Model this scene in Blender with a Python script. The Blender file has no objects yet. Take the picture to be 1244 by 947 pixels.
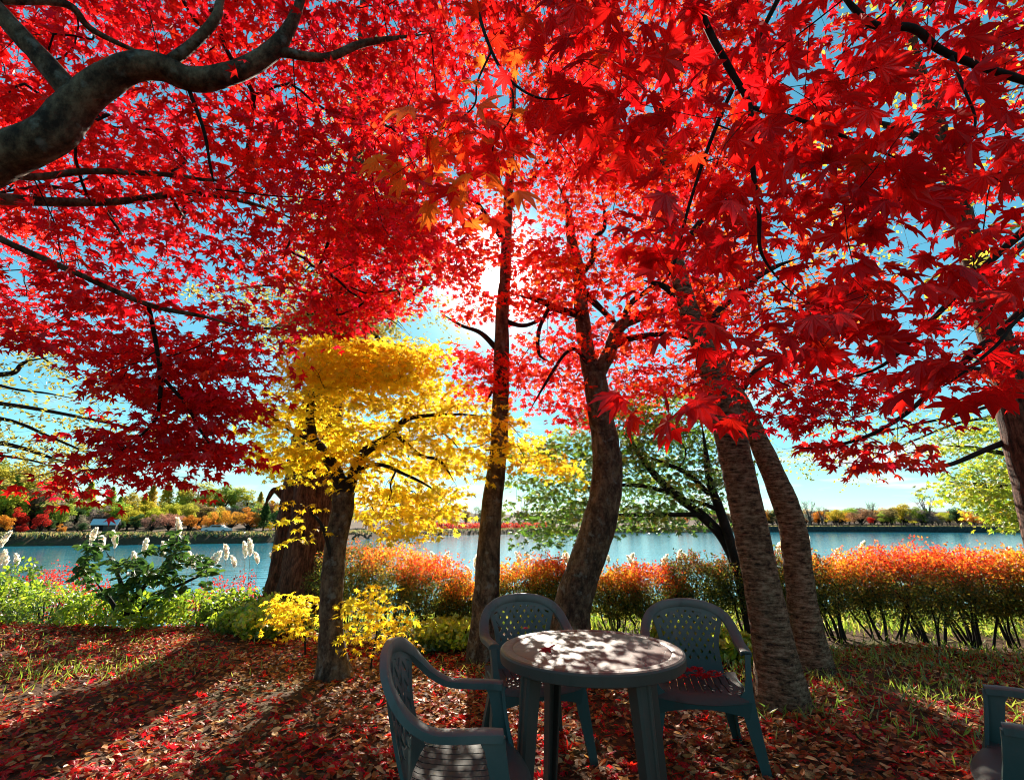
import bpy, math, random
import numpy as np
from mathutils import Vector, Matrix, noise as mnoise

SC = bpy.context.scene
COL = SC.collection
RNG = np.random.default_rng(11)
random.seed(11)
R = math.radians

# ------------------------------------------------------------------ camera
PITCH = R(15.2); CAMZ = 1.3; FPX = 600.0; CX, CY = 622.0, 473.5
SP, CP = math.sin(PITCH), math.cos(PITCH)
cam_d = bpy.data.cameras.new('camera')
cam_d.sensor_fit = 'HORIZONTAL'; cam_d.sensor_width = 36.0
cam_d.lens = 36.0 * FPX / 1244.0
cam_d.clip_start = 0.05; cam_d.clip_end = 6000
cam = bpy.data.objects.new('camera', cam_d)
cam.location = (0, 0, CAMZ); cam.rotation_euler = (R(90) + PITCH, 0, 0)
COL.objects.link(cam); SC.camera = cam

def P(px, py, zc):
    """point seen at photo pixel px,py at depth zc along the optical axis"""
    xc = (px - CX) / FPX * zc; up = (CY - py) / FPX * zc
    return np.array((xc, zc * CP - up * SP, CAMZ + zc * SP + up * CP))
def PY(px, py, Y):
    return P(px, py, Y / (CP - (CY - py) / FPX * SP))
def GP(px, py, z=0.0):
    """point on the level z under the pixel"""
    k = SP + (CY - py) / FPX * CP
    return P(px, py, (z - CAMZ) / k)
def project(X):
    X = np.asarray(X, float); d = X - np.array((0, 0, CAMZ))
    zc = d[..., 1] * CP + d[..., 2] * SP
    up = -d[..., 1] * SP + d[..., 2] * CP
    return CX + FPX * d[..., 0] / zc, CY - FPX * up / zc, zc

# ------------------------------------------------------------------ sky, sun, exposure
s_ = P(601, 340, 1.0) - np.array((0, 0, CAMZ)); SUN = s_ / np.linalg.norm(s_)
SUN_EL = math.asin(SUN[2]); SUN_AZ = math.atan2(SUN[0], SUN[1])
W = bpy.data.worlds.new('World'); SC.world = W; W.use_nodes = True
nt = W.node_tree; nt.nodes.clear()
def N(t, typ, **kw):
    n = t.nodes.new(typ)
    for k, v in kw.items(): setattr(n, k, v)
    return n
def mathn(t, op, a, b=None, c=None, clamp=False):
    n = N(t, 'ShaderNodeMath', operation=op, use_clamp=clamp)
    for i, v in enumerate((a, b, c)):
        if v is None: continue
        if isinstance(v, (int, float)): n.inputs[i].default_value = v
        else: t.links.new(v, n.inputs[i])
    return n.outputs[0]
def mixc(t, f, a, b, blend='MIX'):
    n = N(t, 'ShaderNodeMix', data_type='RGBA', blend_type=blend)
    for i, v in ((0, f), (6, a), (7, b)):
        if isinstance(v, (int, float)): n.inputs[i].default_value = v
        elif isinstance(v, tuple): n.inputs[i].default_value = v if len(v) == 4 else (*v, 1)
        else: t.links.new(v, n.inputs[i])
    return n.outputs[2]
sky = N(nt, 'ShaderNodeTexSky', sky_type='NISHITA', sun_disc=False)
sky.sun_elevation = SUN_EL; sky.sun_rotation = SUN_AZ
sky.air_density = 1.0; sky.dust_density = 0.2; sky.ozone_density = 2.0; sky.altitude = 900
tc = N(nt, 'ShaderNodeTexCoord')
hs = N(nt, 'ShaderNodeHueSaturation'); hs.inputs['Hue'].default_value = 0.475; hs.inputs['Saturation'].default_value = 1.4; hs.inputs['Value'].default_value = 1.42
gm = N(nt, 'ShaderNodeGamma'); gm.inputs[1].default_value = 0.66; nt.links.new(sky.outputs[0], gm.inputs[0]); nt.links.new(gm.outputs[0], hs.inputs['Color'])
sep = N(nt, 'ShaderNodeSeparateXYZ'); nt.links.new(tc.outputs['Generated'], sep.inputs[0])
# low cumulus: noise on a plane above
den = mathn(nt, 'ADD', sep.outputs[2], 0.10)
cxn = mathn(nt, 'DIVIDE', sep.outputs[0], den); cyn = mathn(nt, 'DIVIDE', sep.outputs[1], den)
cmb = N(nt, 'ShaderNodeCombineXYZ'); nt.links.new(cxn, cmb.inputs[0]); nt.links.new(cyn, cmb.inputs[1])
cn = N(nt, 'ShaderNodeTexNoise'); cn.inputs['Scale'].default_value = 1.15; cn.inputs['Detail'].default_value = 7; cn.inputs['Roughness'].default_value = 0.55
nt.links.new(cmb.outputs[0], cn.inputs['Vector'])
cr = N(nt, 'ShaderNodeMapRange'); cr.inputs[1].default_value = 0.52; cr.inputs[2].default_value = 0.64
nt.links.new(cn.outputs[0], cr.inputs[0])
cfade = N(nt, 'ShaderNodeMapRange'); cfade.inputs[1].default_value = 0.34; cfade.inputs[2].default_value = 0.10
nt.links.new(sep.outputs[2], cfade.inputs[0])
cmask = mathn(nt, 'MULTIPLY', cr.outputs[0], cfade.outputs[0])
cmask = mathn(nt, 'MULTIPLY', cmask, 0.8)
tint = mixc(nt, 1.0, hs.outputs[0], (0.66, 0.97, 0.96), 'MULTIPLY')
col = mixc(nt, cmask, tint, (5.2, 5.5, 5.7))
# the sun itself with its aureole
dotn = N(nt, 'ShaderNodeVectorMath', operation='DOT_PRODUCT'); dotn.inputs[1].default_value = tuple(SUN)
nrm = N(nt, 'ShaderNodeVectorMath', operation='NORMALIZE'); nt.links.new(tc.outputs['Generated'], nrm.inputs[0])
nt.links.new(nrm.outputs[0], dotn.inputs[0])
ang = mathn(nt, 'ARCCOSINE', mathn(nt, 'MINIMUM', dotn.outputs['Value'], 1.0))
disc = mathn(nt, 'LESS_THAN', ang, R(0.75))
aur = mathn(nt, 'EXPONENT', mathn(nt, 'MULTIPLY', ang, -1 / R(1.8)))
glow = mathn(nt, 'ADD', mathn(nt, 'MULTIPLY', disc, 600.0), mathn(nt, 'MULTIPLY', aur, 110.0))
gc = N(nt, 'ShaderNodeVectorMath', operation='SCALE'); gc.inputs[0].default_value = (1, 0.97, 0.88)
nt.links.new(glow, gc.inputs['Scale'])
tot = N(nt, 'ShaderNodeVectorMath', operation='ADD'); nt.links.new(col, tot.inputs[0]); nt.links.new(gc.outputs[0], tot.inputs[1])
bg = N(nt, 'ShaderNodeBackground'); bg.inputs[1].default_value = 0.07
nt.links.new(tot.outputs[0], bg.inputs[0])
wo = N(nt, 'ShaderNodeOutputWorld'); nt.links.new(bg.outputs[0], wo.inputs[0])

sun_d = bpy.data.lights.new('sun', 'SUN'); sun_d.energy = 5.0; sun_d.angle = R(0.53); sun_d.color = (1.0, 0.91, 0.77)
sun_o = bpy.data.objects.new('sun', sun_d); sun_o.rotation_euler = Vector(SUN).to_track_quat('Z', 'Y').to_euler()
sun_o.location = (0, 30, 20); COL.objects.link(sun_o)

SC.view_settings.view_transform = 'Standard'; SC.view_settings.look = 'None'
SC.view_settings.gamma = 1.0; SC.view_settings.exposure = 1.6
SC.view_settings.use_curve_mapping = False
SC.cycles.max_bounces = 7; SC.cycles.diffuse_bounces = 5; SC.cycles.glossy_bounces = 3
SC.cycles.transmission_bounces = 6; SC.cycles.transparent_max_bounces = 4
SC.cycles.sample_clamp_indirect = 6.0; SC.cycles.caustics_reflective = False; SC.cycles.caustics_refractive = False
SC.cycles.use_denoising = True; SC.cycles.pixel_filter_type = 'BLACKMAN_HARRIS'; SC.cycles.filter_width = 1.0

# ------------------------------------------------------------------ mesh helpers
def tag(o, label=None, cat=None, group=None, kind=None):
    if label: o['label'] = label
    if cat: o['category'] = cat
    if group: o['group'] = group
    if kind: o['kind'] = kind
    return o
def thing(name, loc, label, cat, group=None, rz=0.0):
    o = bpy.data.objects.new(name, None); o.location = tuple(loc); o.rotation_euler = (0, 0, rz)
    o.empty_display_size = 0.2; COL.objects.link(o)
    return tag(o, label, cat, group)
def mesh_data(name, V, F, mat, cols=None, smooth=False, sharp=None):
    V = np.asarray(V, np.float32); F = np.asarray(F, np.int32); k = F.shape[1]; m = len(F)
    me = bpy.data.meshes.new(name)
    me.vertices.add(len(V)); me.vertices.foreach_set('co', V.ravel())
    me.loops.add(m * k); me.loops.foreach_set('vertex_index', F.ravel())
    me.polygons.add(m); me.polygons.foreach_set('loop_start', np.arange(m, dtype=np.int32) * k)
    me.polygons.foreach_set('use_smooth', np.full(m, smooth))
    me.update(calc_edges=True)
    if cols is not None:
        a = me.attributes.new('col', 'FLOAT_COLOR', 'FACE')
        c = np.ones((m, 4), np.float32); c[:, :3] = cols; a.data.foreach_set('color', c.ravel())
    me.materials.append(mat)
    if sharp is not None: me.set_sharp_from_angle(angle=R(sharp))
    return me
def put(name, me, parent=None, loc=None):
    o = bpy.data.objects.new(name, me); COL.objects.link(o)
    if parent is not None: o.parent = parent
    if loc is not None: o.location = tuple(loc)
    return o
def part(name, V, F, mat, parent, cols=None, smooth=False, sharp=None, world=True):
    V = np.asarray(V, float)
    if world and parent is not None: V = V - np.array(world_loc(parent))
    return put(name, mesh_data(name, V, F, mat, cols, smooth, sharp), parent)
def world_loc(o):
    p = np.array(o.location)
    while o.parent is not None:
        o = o.parent; p = p + np.array(o.location)
    return p
class MB:
    """collects quads"""
    def __init__(s): s.V = []; s.F = []; s.n = 0
    def add(s, V, F):
        V = np.asarray(V, float); s.V.append(V); s.F.append(np.asarray(F, int) + s.n); s.n += len(V); return s
    def get(s): return np.vstack(s.V), np.vstack(s.F)
    def box(s, c, d, rz=0):
        x, y, z = np.array(d) / 2.0
        v = np.array([(-x,-y,-z),(x,-y,-z),(x,y,-z),(-x,y,-z),(-x,-y,z),(x,-y,z),(x,y,z),(-x,y,z)])
        cz, sz = math.cos(rz), math.sin(rz)
        v = v @ np.array(((cz, sz, 0), (-sz, cz, 0), (0, 0, 1))) + np.array(c)
        return s.add(v, [(0,3,2,1),(4,5,6,7),(0,1,5,4),(1,2,6,5),(2,3,7,6),(3,0,4,7)])
def unit(v):
    v = np.asarray(v, float); return v / (np.linalg.norm(v, axis=-1, keepdims=True) + 1e-9)
def loft(secs, cap=True):
    """closed quad loft through sections (k points each); ends closed with a pinched ring"""
    S = [np.asarray(q, float) for q in secs]; k = len(S[0])
    if cap:
        S = [np.repeat(S[0].mean(0)[None], k, 0) * 0.999 + S[0] * 0.001] + S + [np.repeat(S[-1].mean(0)[None], k, 0) * 0.999 + S[-1] * 0.001]
    V = np.vstack(S); F = []
    for i in range(len(S) - 1):
        a = i * k
        for j in range(k):
            j2 = (j + 1) % k
            F.append((a + j, a + j2, a + k + j2, a + k + j))
    return V, np.array(F)
def tube(pts, rad, sides=8):
    pts = np.asarray(pts, float); n = len(pts); rad = np.broadcast_to(rad, (n,)).astype(float)
    T = np.zeros_like(pts); T[1:-1] = pts[2:] - pts[:-2]; T[0] = pts[1] - pts[0]; T[-1] = pts[-1] - pts[-2]
    T = unit(T)
    u = np.cross(T[0], (0.3, 0.9, 0.31)); u = unit(u)
    A = np.arange(sides) * 2 * math.pi / sides; V = np.zeros((n, sides, 3))
    for i in range(n):
        u = unit(u - T[i] * np.dot(u, T[i])); w = np.cross(T[i], u)
        V[i] = pts[i] + rad[i] * (np.cos(A)[:, None] * u + np.sin(A)[:, None] * w)
    V = V.reshape(-1, 3)
    i, j = np.meshgrid(np.arange(n - 1), np.arange(sides), indexing='ij'); j2 = (j + 1) % sides
    F = np.stack((i * sides + j, i * sides + j2, (i + 1) * sides + j2, (i + 1) * sides + j), -1).reshape(-1, 4)
    return V, F
def catmull(pts, n):
    pts = np.asarray(pts, float)
    Q = np.vstack((2 * pts[0] - pts[1], pts, 2 * pts[-1] - pts[-2])); out = []
    for i in range(1, len(Q) - 2):
        t = np.arange(n)[:, None] / n
        a, b, c, d = Q[i - 1], Q[i], Q[i + 1], Q[i + 2]
        out.append(0.5 * (2 * b + (c - a) * t + (2 * a - 5 * b + 4 * c - d) * t * t + (3 * b - 3 * c + d - a) * t ** 3))
    out.append(pts[-1:]); return np.vstack(out)
def slab(f, us, vs, th):
    """solid sheet of thickness th over the surface f(u,v) -> xyz"""
    us = np.asarray(us, float); vs = np.asarray(vs, float); nu, nv = len(us), len(vs)
    G = np.array([[f(u, v) for v in vs] for u in us], float)
    du = np.gradient(G, axis=0) if nu > 1 else None; dv = np.gradient(G, axis=1)
    Nn = unit(np.cross(du, dv)); A = G + Nn * th / 2; B = G - Nn * th / 2
    V = np.vstack((A.reshape(-1, 3), B.reshape(-1, 3))); o = nu * nv; F = []
    for i in range(nu - 1):
        for j in range(nv - 1):
            a, b, c, d = i * nv + j, (i + 1) * nv + j, (i + 1) * nv + j + 1, i * nv + j + 1
            F.append((a, b, c, d)); F.append((o + a, o + d, o + c, o + b))
    for j in range(nv - 1):
        a, d = j, j + 1; F.append((a, d, o + d, o + a))
        a, d = (nu - 1) * nv + j, (nu - 1) * nv + j + 1; F.append((d, a, o + a, o + d))
    for i in range(nu - 1):
        a, b = i * nv, (i + 1) * nv; F.append((b, a, o + a, o + b))
        a, b = i * nv + nv - 1, (i + 1) * nv + nv - 1; F.append((a, b, o + b, o + a))
    return V, np.array(F)

# ------------------------------------------------------------------ materials
def newmat(name):
    m = bpy.data.materials.new(name); m.use_nodes = True; t = m.node_tree; t.nodes.clear()
    return m, t, N(t, 'ShaderNodeOutputMaterial')
def noisen(t, scale, detail=4, vec=None, rough=0.55, stretch=None):
    n = N(t, 'ShaderNodeTexNoise'); n.inputs['Scale'].default_value = scale; n.inputs['Detail'].default_value = detail
    n.inputs['Roughness'].default_value = rough
    if vec is None:
        tcn = N(t, 'ShaderNodeTexCoord'); vec = tcn.outputs['Object']
    if stretch:
        mp = N(t, 'ShaderNodeMapping'); mp.inputs['Scale'].default_value = stretch
        t.links.new(vec, mp.inputs[0]); vec = mp.outputs[0]
    t.links.new(vec, n.inputs['Vector']); return n.outputs[0]
def ramp(t, f, stops):
    r = N(t, 'ShaderNodeValToRGB'); e = r.color_ramp.elements
    while len(e) < len(stops): e.new(0.5)
    for q, (p, c) in zip(e, stops): q.position = p; q.color = (*c, 1) if len(c) == 3 else c
    t.links.new(f, r.inputs[0]); return r.outputs[0]
def bump(t, h, strength=0.5, dist=0.01):
    b = N(t, 'ShaderNodeBump'); b.inputs['Strength'].default_value = strength; b.inputs['Distance'].default_value = dist
    t.links.new(h, b.inputs['Height']); return b.outputs[0]
def principled(t, out, color, rough=0.6, normal=None, spec=0.3):
    b = N(t, 'ShaderNodeBsdfPrincipled')
    if isinstance(color, tuple): b.inputs['Base Color'].default_value = (*color, 1)
    else: t.links.new(color, b.inputs['Base Color'])
    if isinstance(rough, (int, float)): b.inputs['Roughness'].default_value = rough
    else: t.links.new(rough, b.inputs['Roughness'])
    b.inputs['Specular IOR Level'].default_value = spec
    if normal is not None: t.links.new(normal, b.inputs['Normal'])
    t.links.new(b.outputs[0], out.inputs[0]); return b
def leafmat(name, trans=0.64, gloss=0.022, objcol=False, satur=1.0):
    m, t, out = newmat(name)
    at = N(t, 'ShaderNodeAttribute', attribute_name='col'); c = at.outputs['Color']
    if objcol:
        oi = N(t, 'ShaderNodeObjectInfo'); c = mixc(t, 1.0, c, oi.outputs['Color'], 'MULTIPLY')
    nz = noisen(t, 60, 2)
    mr = N(t, 'ShaderNodeMapRange'); mr.inputs[3].default_value = 0.75; mr.inputs[4].default_value = 1.2
    t.links.new(nz, mr.inputs[0])
    sc = N(t, 'ShaderNodeVectorMath', operation='SCALE'); t.links.new(c, sc.inputs[0]); t.links.new(mr.outputs[0], sc.inputs['Scale'])
    c = sc.outputs[0]
    d = N(t, 'ShaderNodeBsdfDiffuse'); t.links.new(c, d.inputs[0])
    tr = N(t, 'ShaderNodeBsdfTranslucent')
    h = N(t, 'ShaderNodeHueSaturation'); h.inputs['Saturation'].default_value = satur; h.inputs['Value'].default_value = 1.6
    t.links.new(c, h.inputs['Color']); t.links.new(h.outputs[0], tr.inputs[0])
    mx = N(t, 'ShaderNodeMixShader'); mx.inputs[0].default_value = trans
    t.links.new(d.outputs[0], mx.inputs[1]); t.links.new(tr.outputs[0], mx.inputs[2])
    g = N(t, 'ShaderNodeBsdfGlossy'); g.inputs['Roughness'].default_value = 0.42; g.inputs[0].default_value = (1, 1, 1, 1)
    mg = N(t, 'ShaderNodeMixShader'); mg.inputs[0].default_value = gloss
    t.links.new(mx.outputs[0], mg.inputs[1]); t.links.new(g.outputs[0], mg.inputs[2])
    t.links.new(mg.outputs[0], out.inputs[0]); return m
M = {}
M['leaf'] = leafmat('maple_leaf')
M['green'] = leafmat('green_leaf', 0.5, 0.06)
M['glossgreen'] = leafmat('glossy_leaf', 0.45, 0.03)
M['litter'] = leafmat('dry_leaf', 0.25, 0.02)
M['far'] = leafmat('far_leaf', 0.45, 0.0, True)
M['plume'] = leafmat('reed_plume', 0.5, 0.0)
def bark(name, c0, c1, c2, stretch, scale=9, bmp=0.9, dist=0.02, moss=None):
    m, t, out = newmat(name)
    a = noisen(t, scale, 8, stretch=stretch, rough=0.72); a2 = noisen(t, scale * 2.6, 6, rough=0.7); b = noisen(t, 3.0, 3)
    a = mathn(t, 'ADD', mathn(t, 'MULTIPLY', a, 0.68), mathn(t, 'MULTIPLY', a2, 0.32))
    c = ramp(t, a, [(0.41, c0), (0.50, c1), (0.60, c2)])
    c = mixc(t, mathn(t, 'MULTIPLY', b, 0.5), c, c0)
    if moss:
        l = noisen(t, 14, 5); f = N(t, 'ShaderNodeMapRange'); f.inputs[1].default_value = 0.57; f.inputs[2].default_value = 0.68
        t.links.new(l, f.inputs[0]); c = mixc(t, mathn(t, 'MULTIPLY', f.outputs[0], mathn(t, 'MULTIPLY', a2, 1.3)), c, moss)
    principled(t, out, c, 0.85, bump(t, a, bmp, dist), 0.15); M[name] = m
bark('maple_bark', (0.022, 0.013, 0.009), (0.095, 0.058, 0.034), (0.22, 0.15, 0.09), (1, 1, 0.45), 11, 0.8, 0.015, (0.16, 0.155, 0.13))
bark('cherry_bark', (0.030, 0.018, 0.012), (0.22, 0.125, 0.070), (0.46, 0.31, 0.20), (1, 1, 4.2), 11, 1.0, 0.05)
bark('larch_bark', (0.016, 0.008, 0.005), (0.10, 0.040, 0.022), (0.22, 0.10, 0.058), (6, 6, 0.8), 5, 1.0, 0.04)
bark('twig_bark', (0.010, 0.008, 0.007), (0.022, 0.017, 0.014), (0.04, 0.03, 0.025), (1, 1, 1), 12, 0.3, 0.004)
bark('grey_twig', (0.06, 0.05, 0.04), (0.13, 0.11, 0.09), (0.2, 0.17, 0.14), (1, 1, 1), 12, 0.3, 0.004)

# ------------------------------------------------------------------ terrain and lake
LAKE = -1.0
shore = [(-700, 680), (-200, 667), (0, 663), (150, 661.5), (330, 659), (420, 656), (520, 651), (600, 649), (700, 647.5), (900, 646), (1100, 646), (1244, 647), (1500, 652), (1900, 665)]
_sh = np.array([GP(a, b, LAKE)[:2] for a, b in shore])
_sa = np.arctan2(_sh[:, 0], _sh[:, 1]); _sr = np.hypot(_sh[:, 0], _sh[:, 1])
def sstep(a, b, x): t = np.clip((x - a) / (b - a), 0, 1); return t * t * (3 - 2 * t)
def height(x, y):
    x = np.asarray(x, float); y = np.asarray(y, float)
    r = np.hypot(x, y); az = np.arctan2(x, y)
    near = 0.035 * np.sin(x * 1.7 + 0.6) * np.sin(y * 1.3) + 0.02 * np.sin(x * 4.1) * np.cos(y * 3.7)
    edge = 7.6 + 0.5 * np.sin(x * 0.35)
    drop = sstep(0, 2.6, y - edge)
    lat = sstep(60, 90, np.abs(x))
    zl = near * (1 - drop) - 1.9 * drop
    rs = np.interp(az, _sa, _sr)
    d = r - rs
    right = sstep(-0.05, 0.25, az)
    bank = -1.9 + (2.0 + 0.5 * right) * sstep(-2.5, 1.2, d)
    hill = (1 - right) * (5.0 * sstep(4, 70, d)) + right * (8.0 * sstep(25, 220, d)) + 6 * sstep(150, 900, d)
    far = np.where(d > -2.5, bank + hill, -1.9)
    return np.where(y > edge, np.maximum(zl, far), zl)
radii = np.concatenate((np.linspace(0.01, 14, 70), np.geomspace(14.4, 50, 22), np.linspace(52, 200, 110), np.geomspace(206, 3000, 24)))
NA = 240
A_ = np.linspace(-math.pi, math.pi, NA, endpoint=False)
xx = radii[:, None] * np.sin(A_); yy = radii[:, None] * np.cos(A_)
V = np.stack((xx, yy, height(xx, yy)), -1).reshape(-1, 3)
i, j = np.meshgrid(np.arange(len(radii) - 1), np.arange(NA), indexing='ij'); j2 = (j + 1) % NA
F = np.stack((i * NA + j, (i + 1) * NA + j, (i + 1) * NA + j2, i * NA + j2), -1).reshape(-1, 4)
m, t, out = newmat('ground')
a = noisen(t, 7, 8, rough=0.7); b = noisen(t, 0.8, 4); g = noisen(t, 60, 3)
c = ramp(t, a, [(0.3, (0.030, 0.016, 0.010)), (0.5, (0.085, 0.045, 0.025)), (0.72, (0.16, 0.09, 0.05))])
fz = N(t, 'ShaderNodeMapRange'); fz.inputs[1].default_value = 0.54; fz.inputs[2].default_value = 0.66; t.links.new(b, fz.inputs[0])
c = mixc(t, mathn(t, 'MULTIPLY', fz.outputs[0], 0.6), c, (0.075, 0.085, 0.02))
hh = mathn(t, 'ADD', a, mathn(t, 'MULTIPLY', g, 0.4))
principled(t, out, c, 0.95, bump(t, hh, 0.9, 0.03), 0.1); M['ground'] = m
go = put('ground', mesh_data('ground', V, F, M['ground'], smooth=True)); tag(go, 'leaf strewn bare earth and grass around the lake', 'ground', kind='structure')

m, t, out = newmat('lake_water')
n1 = noisen(t, 1.3, 4, stretch=(0.5, 1.6, 1)); n2 = noisen(t, 0.10, 3, stretch=(0.3, 1.5, 1))
b = principled(t, out, (0.02, 0.21, 0.30), 0.08, bump(t, n1, 0.5, 0.06), 0.6); M['water'] = m
lx = np.linspace(-260, 260, 40); ly = np.linspace(8.0, 330, 40)
V = np.array([(x, y, LAKE) for x in lx for y in ly]); F = np.array([(i * 40 + j, (i + 1) * 40 + j, (i + 1) * 40 + j + 1, i * 40 + j + 1) for i in range(39) for j in range(39)])
lk = put('lake', mesh_data('lake', V, F, M['water'], smooth=True)); tag(lk, 'bright blue rippled lake behind the hedge', 'lake', kind='structure')

# ------------------------------------------------------------------ leaves
def maple_template(hi):
    lob = [(-124, .40), (-82, .70), (-40, .93), (0, 1.0), (40, .93), (82, .70), (124, .40)]
    sinr = [.28, .40, .46, .46, .40, .28]
    if not hi: lob = [(-96, .72), (-44, .95), (0, 1.0), (44, .95), (96, .72)]; sinr = [.40, .46, .46, .40]
    B = [(-172, .05, 0)]
    for i, (a, r) in enumerate(lob):
        if hi: B.append((a - 12.5, r * .66, -.02))
        B.append((a, r, -.10 * r))
        if hi: B.append((a + 12.5, r * .66, -.02))
        if i < len(lob) - 1: B.append(((a + lob[i + 1][0]) / 2, sinr[i], -.035))
    B.append((172, .05, 0))
    v = [(0, 0, 0.02)] + [(r * math.sin(R(a)), r * math.cos(R(a)), z) for a, r, z in B]
    f = [(0, i, i + 1) for i in range(1, len(v) - 1)]
    v = np.array(v); v[:, :2] *= 0.60          # unit size = about the full width
    return v, np.array(f)
TPL_LO = maple_template(False); TPL_HI = maple_template(True)
def oval_template(k=4, w=0.27):
    v = [(0, -.5, 0)]; 
    ys = np.linspace(-.5, .5, k + 2)[1:-1]
    for y in ys:
        ww = w * math.sin(math.pi * (y + .5)) ** 0.8
        v += [(-ww, y, .05), (0, y, 0), (ww, y, .05)]
    v.append((0, .5, 0)); f = [(0, 2, 1), (0, 3, 2)]
    for i in range(k - 1):
        a = 1 + 3 * i
        f += [(a, a + 1, a + 4), (a, a + 4, a + 3), (a + 1, a + 2, a + 5), (a + 1, a + 5, a + 4)]
    a = 1 + 3 * (k - 1); n = len(v) - 1; f += [(a, a + 1, n), (a + 1, a + 2, n)]
    return np.array(v), np.array(f)
TPL_OVAL = oval_template(2); TPL_OVAL3 = oval_template(3, 0.24)
TPL_DIA = (np.array(((0, -.5, 0), (.26, 0, .04), (0, .5, 0), (-.26, 0, .04))), np.array(((0, 1, 2), (0, 2, 3))))
TPL_NEEDLE = (np.array(((0, -.5, 0), (.06, 0, 0), (0, .5, 0), (-.06, 0, 0))), np.array(((0, 1, 2), (0, 2, 3))))
def leaf_mesh(pos, T, Nn, size, col, tpl, curl=None, rng=RNG):
    v, f = tpl; n = len(pos)
    Nn = unit(Nn - T * np.sum(Nn * T, 1, keepdims=True)); L = np.cross(T, Nn)
    if curl is None: curl = rng.uniform(-0.1, 0.5, n)
    lx, ly = v[:, 0], v[:, 1]
    z = v[None, :, 2] - curl[:, None] * (lx ** 2 + ly ** 2)[None]
    V = pos[:, None] + size[:, None, None] * (lx[None, :, None] * L[:, None] + ly[None, :, None] * T[:, None] + z[..., None] * Nn[:, None])
    F = f[None] + (np.arange(n) * len(v))[:, None, None]
    return V.reshape(-1, 3), F.reshape(-1, 3), np.repeat(col, len(f), 0)
def palette(cols, n, rng, jit=0.18, w=None):
    cols = np.array(cols, float); k = rng.choice(len(cols), n, p=w)
    c = cols[k] * rng.uniform(1 - jit, 1 + jit, (n, 1)); return c * rng.uniform(0.93, 1.07, (n, 3))
def inpoly(px, py, poly):
    poly = np.array(poly, float); x, y = px, py; r = np.zeros(len(x), bool); j = len(poly) - 1
    for i in range(len(poly)):
        xi, yi = poly[i]; xj, yj = poly[j]
        c = ((yi > y) != (yj > y)) & (x < (xj - xi) * (y - yi) / (yj - yi + 1e-9) + xi); r ^= c; j = i
    return r
def region(poly, n, z0, z1, rng, clump=1.0, fscale=1.1, zpow=1.0, slope=0.0):
    """n spray centres seen inside a photo outline at real depths z0..z1, thinned into clumps"""
    out = []; got = 0
    poly = np.array(poly, float); lo, hi = poly.min(0), poly.max(0)
    while got < n:
        k = 4 * n
        px = rng.uniform(lo[0], hi[0], k); py = rng.uniform(lo[1], hi[1], k)
        ok = inpoly(px, py, poly); px, py = px[ok], py[ok]
        z = z0 + (z1 - z0) * rng.uniform(0, 1, len(px)) ** zpow
        X = np.stack([P(a, b, c) for a, b, c in zip(px, py, z)]) if len(px) else np.zeros((0, 3))
        if clump > 0:
            q = np.array([mnoise.noise(Vector((p[0] * fscale, p[1] * fscale, p[2] * fscale * 2.2))) for p in X])
            keep = rng.uniform(-0.45, 0.45, len(X)) * 1.0 < q * clump + 0.06
            X = X[keep]
        X = X[X[:, 2] > 0.25]
        out.append(X); got += len(X)
    return np.vstack(out)[:n]
def sprays(C, nper, rad, size, rng, flat=0.28, tilt=0.55, droop=0.35, svar=0.22):
    """leaves around each spray centre, laid out in a loose, tilted plate"""
    n = len(C); k = rng.poisson(nper, n); idx = np.repeat(np.arange(n), k); m = len(idx)
    ax = unit(np.stack((rng.normal(0, .28, n), rng.normal(0, .28, n), np.ones(n)), 1))     # plate normals
    a = rng.uniform(0, 2 * math.pi, m); rr = rad * np.sqrt(rng.uniform(0, 1, m)) * rng.uniform(.7, 1.3, n)[idx]
    o = np.stack((rr * np.cos(a), rr * np.sin(a), rng.normal(0, flat * rad * 0.5, m)), 1)
    o[:, 2] -= np.sum(o * ax[idx], 1) * 0.6 + 0.18 * rr
    pos = C[idx] + o
    T = np.stack((np.cos(a) + rng.normal(0, .5, m), np.sin(a) + rng.normal(0, .5, m), -droop + rng.normal(0, .45, m)), 1)
    T = unit(T)
    Nn = unit(np.stack((rng.normal(0, tilt, m), rng.normal(0, tilt, m), np.ones(m)), 1))
    s = size * rng.uniform(1 - svar, 1 + svar, m)
    return pos, T, Nn, s, idx
def gap_sun(pos, rng, r0=1.7):
    d = unit(pos - np.array((0, 0, CAMZ))) @ SUN; a = np.degrees(np.arccos(np.clip(d, -1, 1)))
    return a > r0 * rng.uniform(0.75, 1.15, len(pos))

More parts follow.
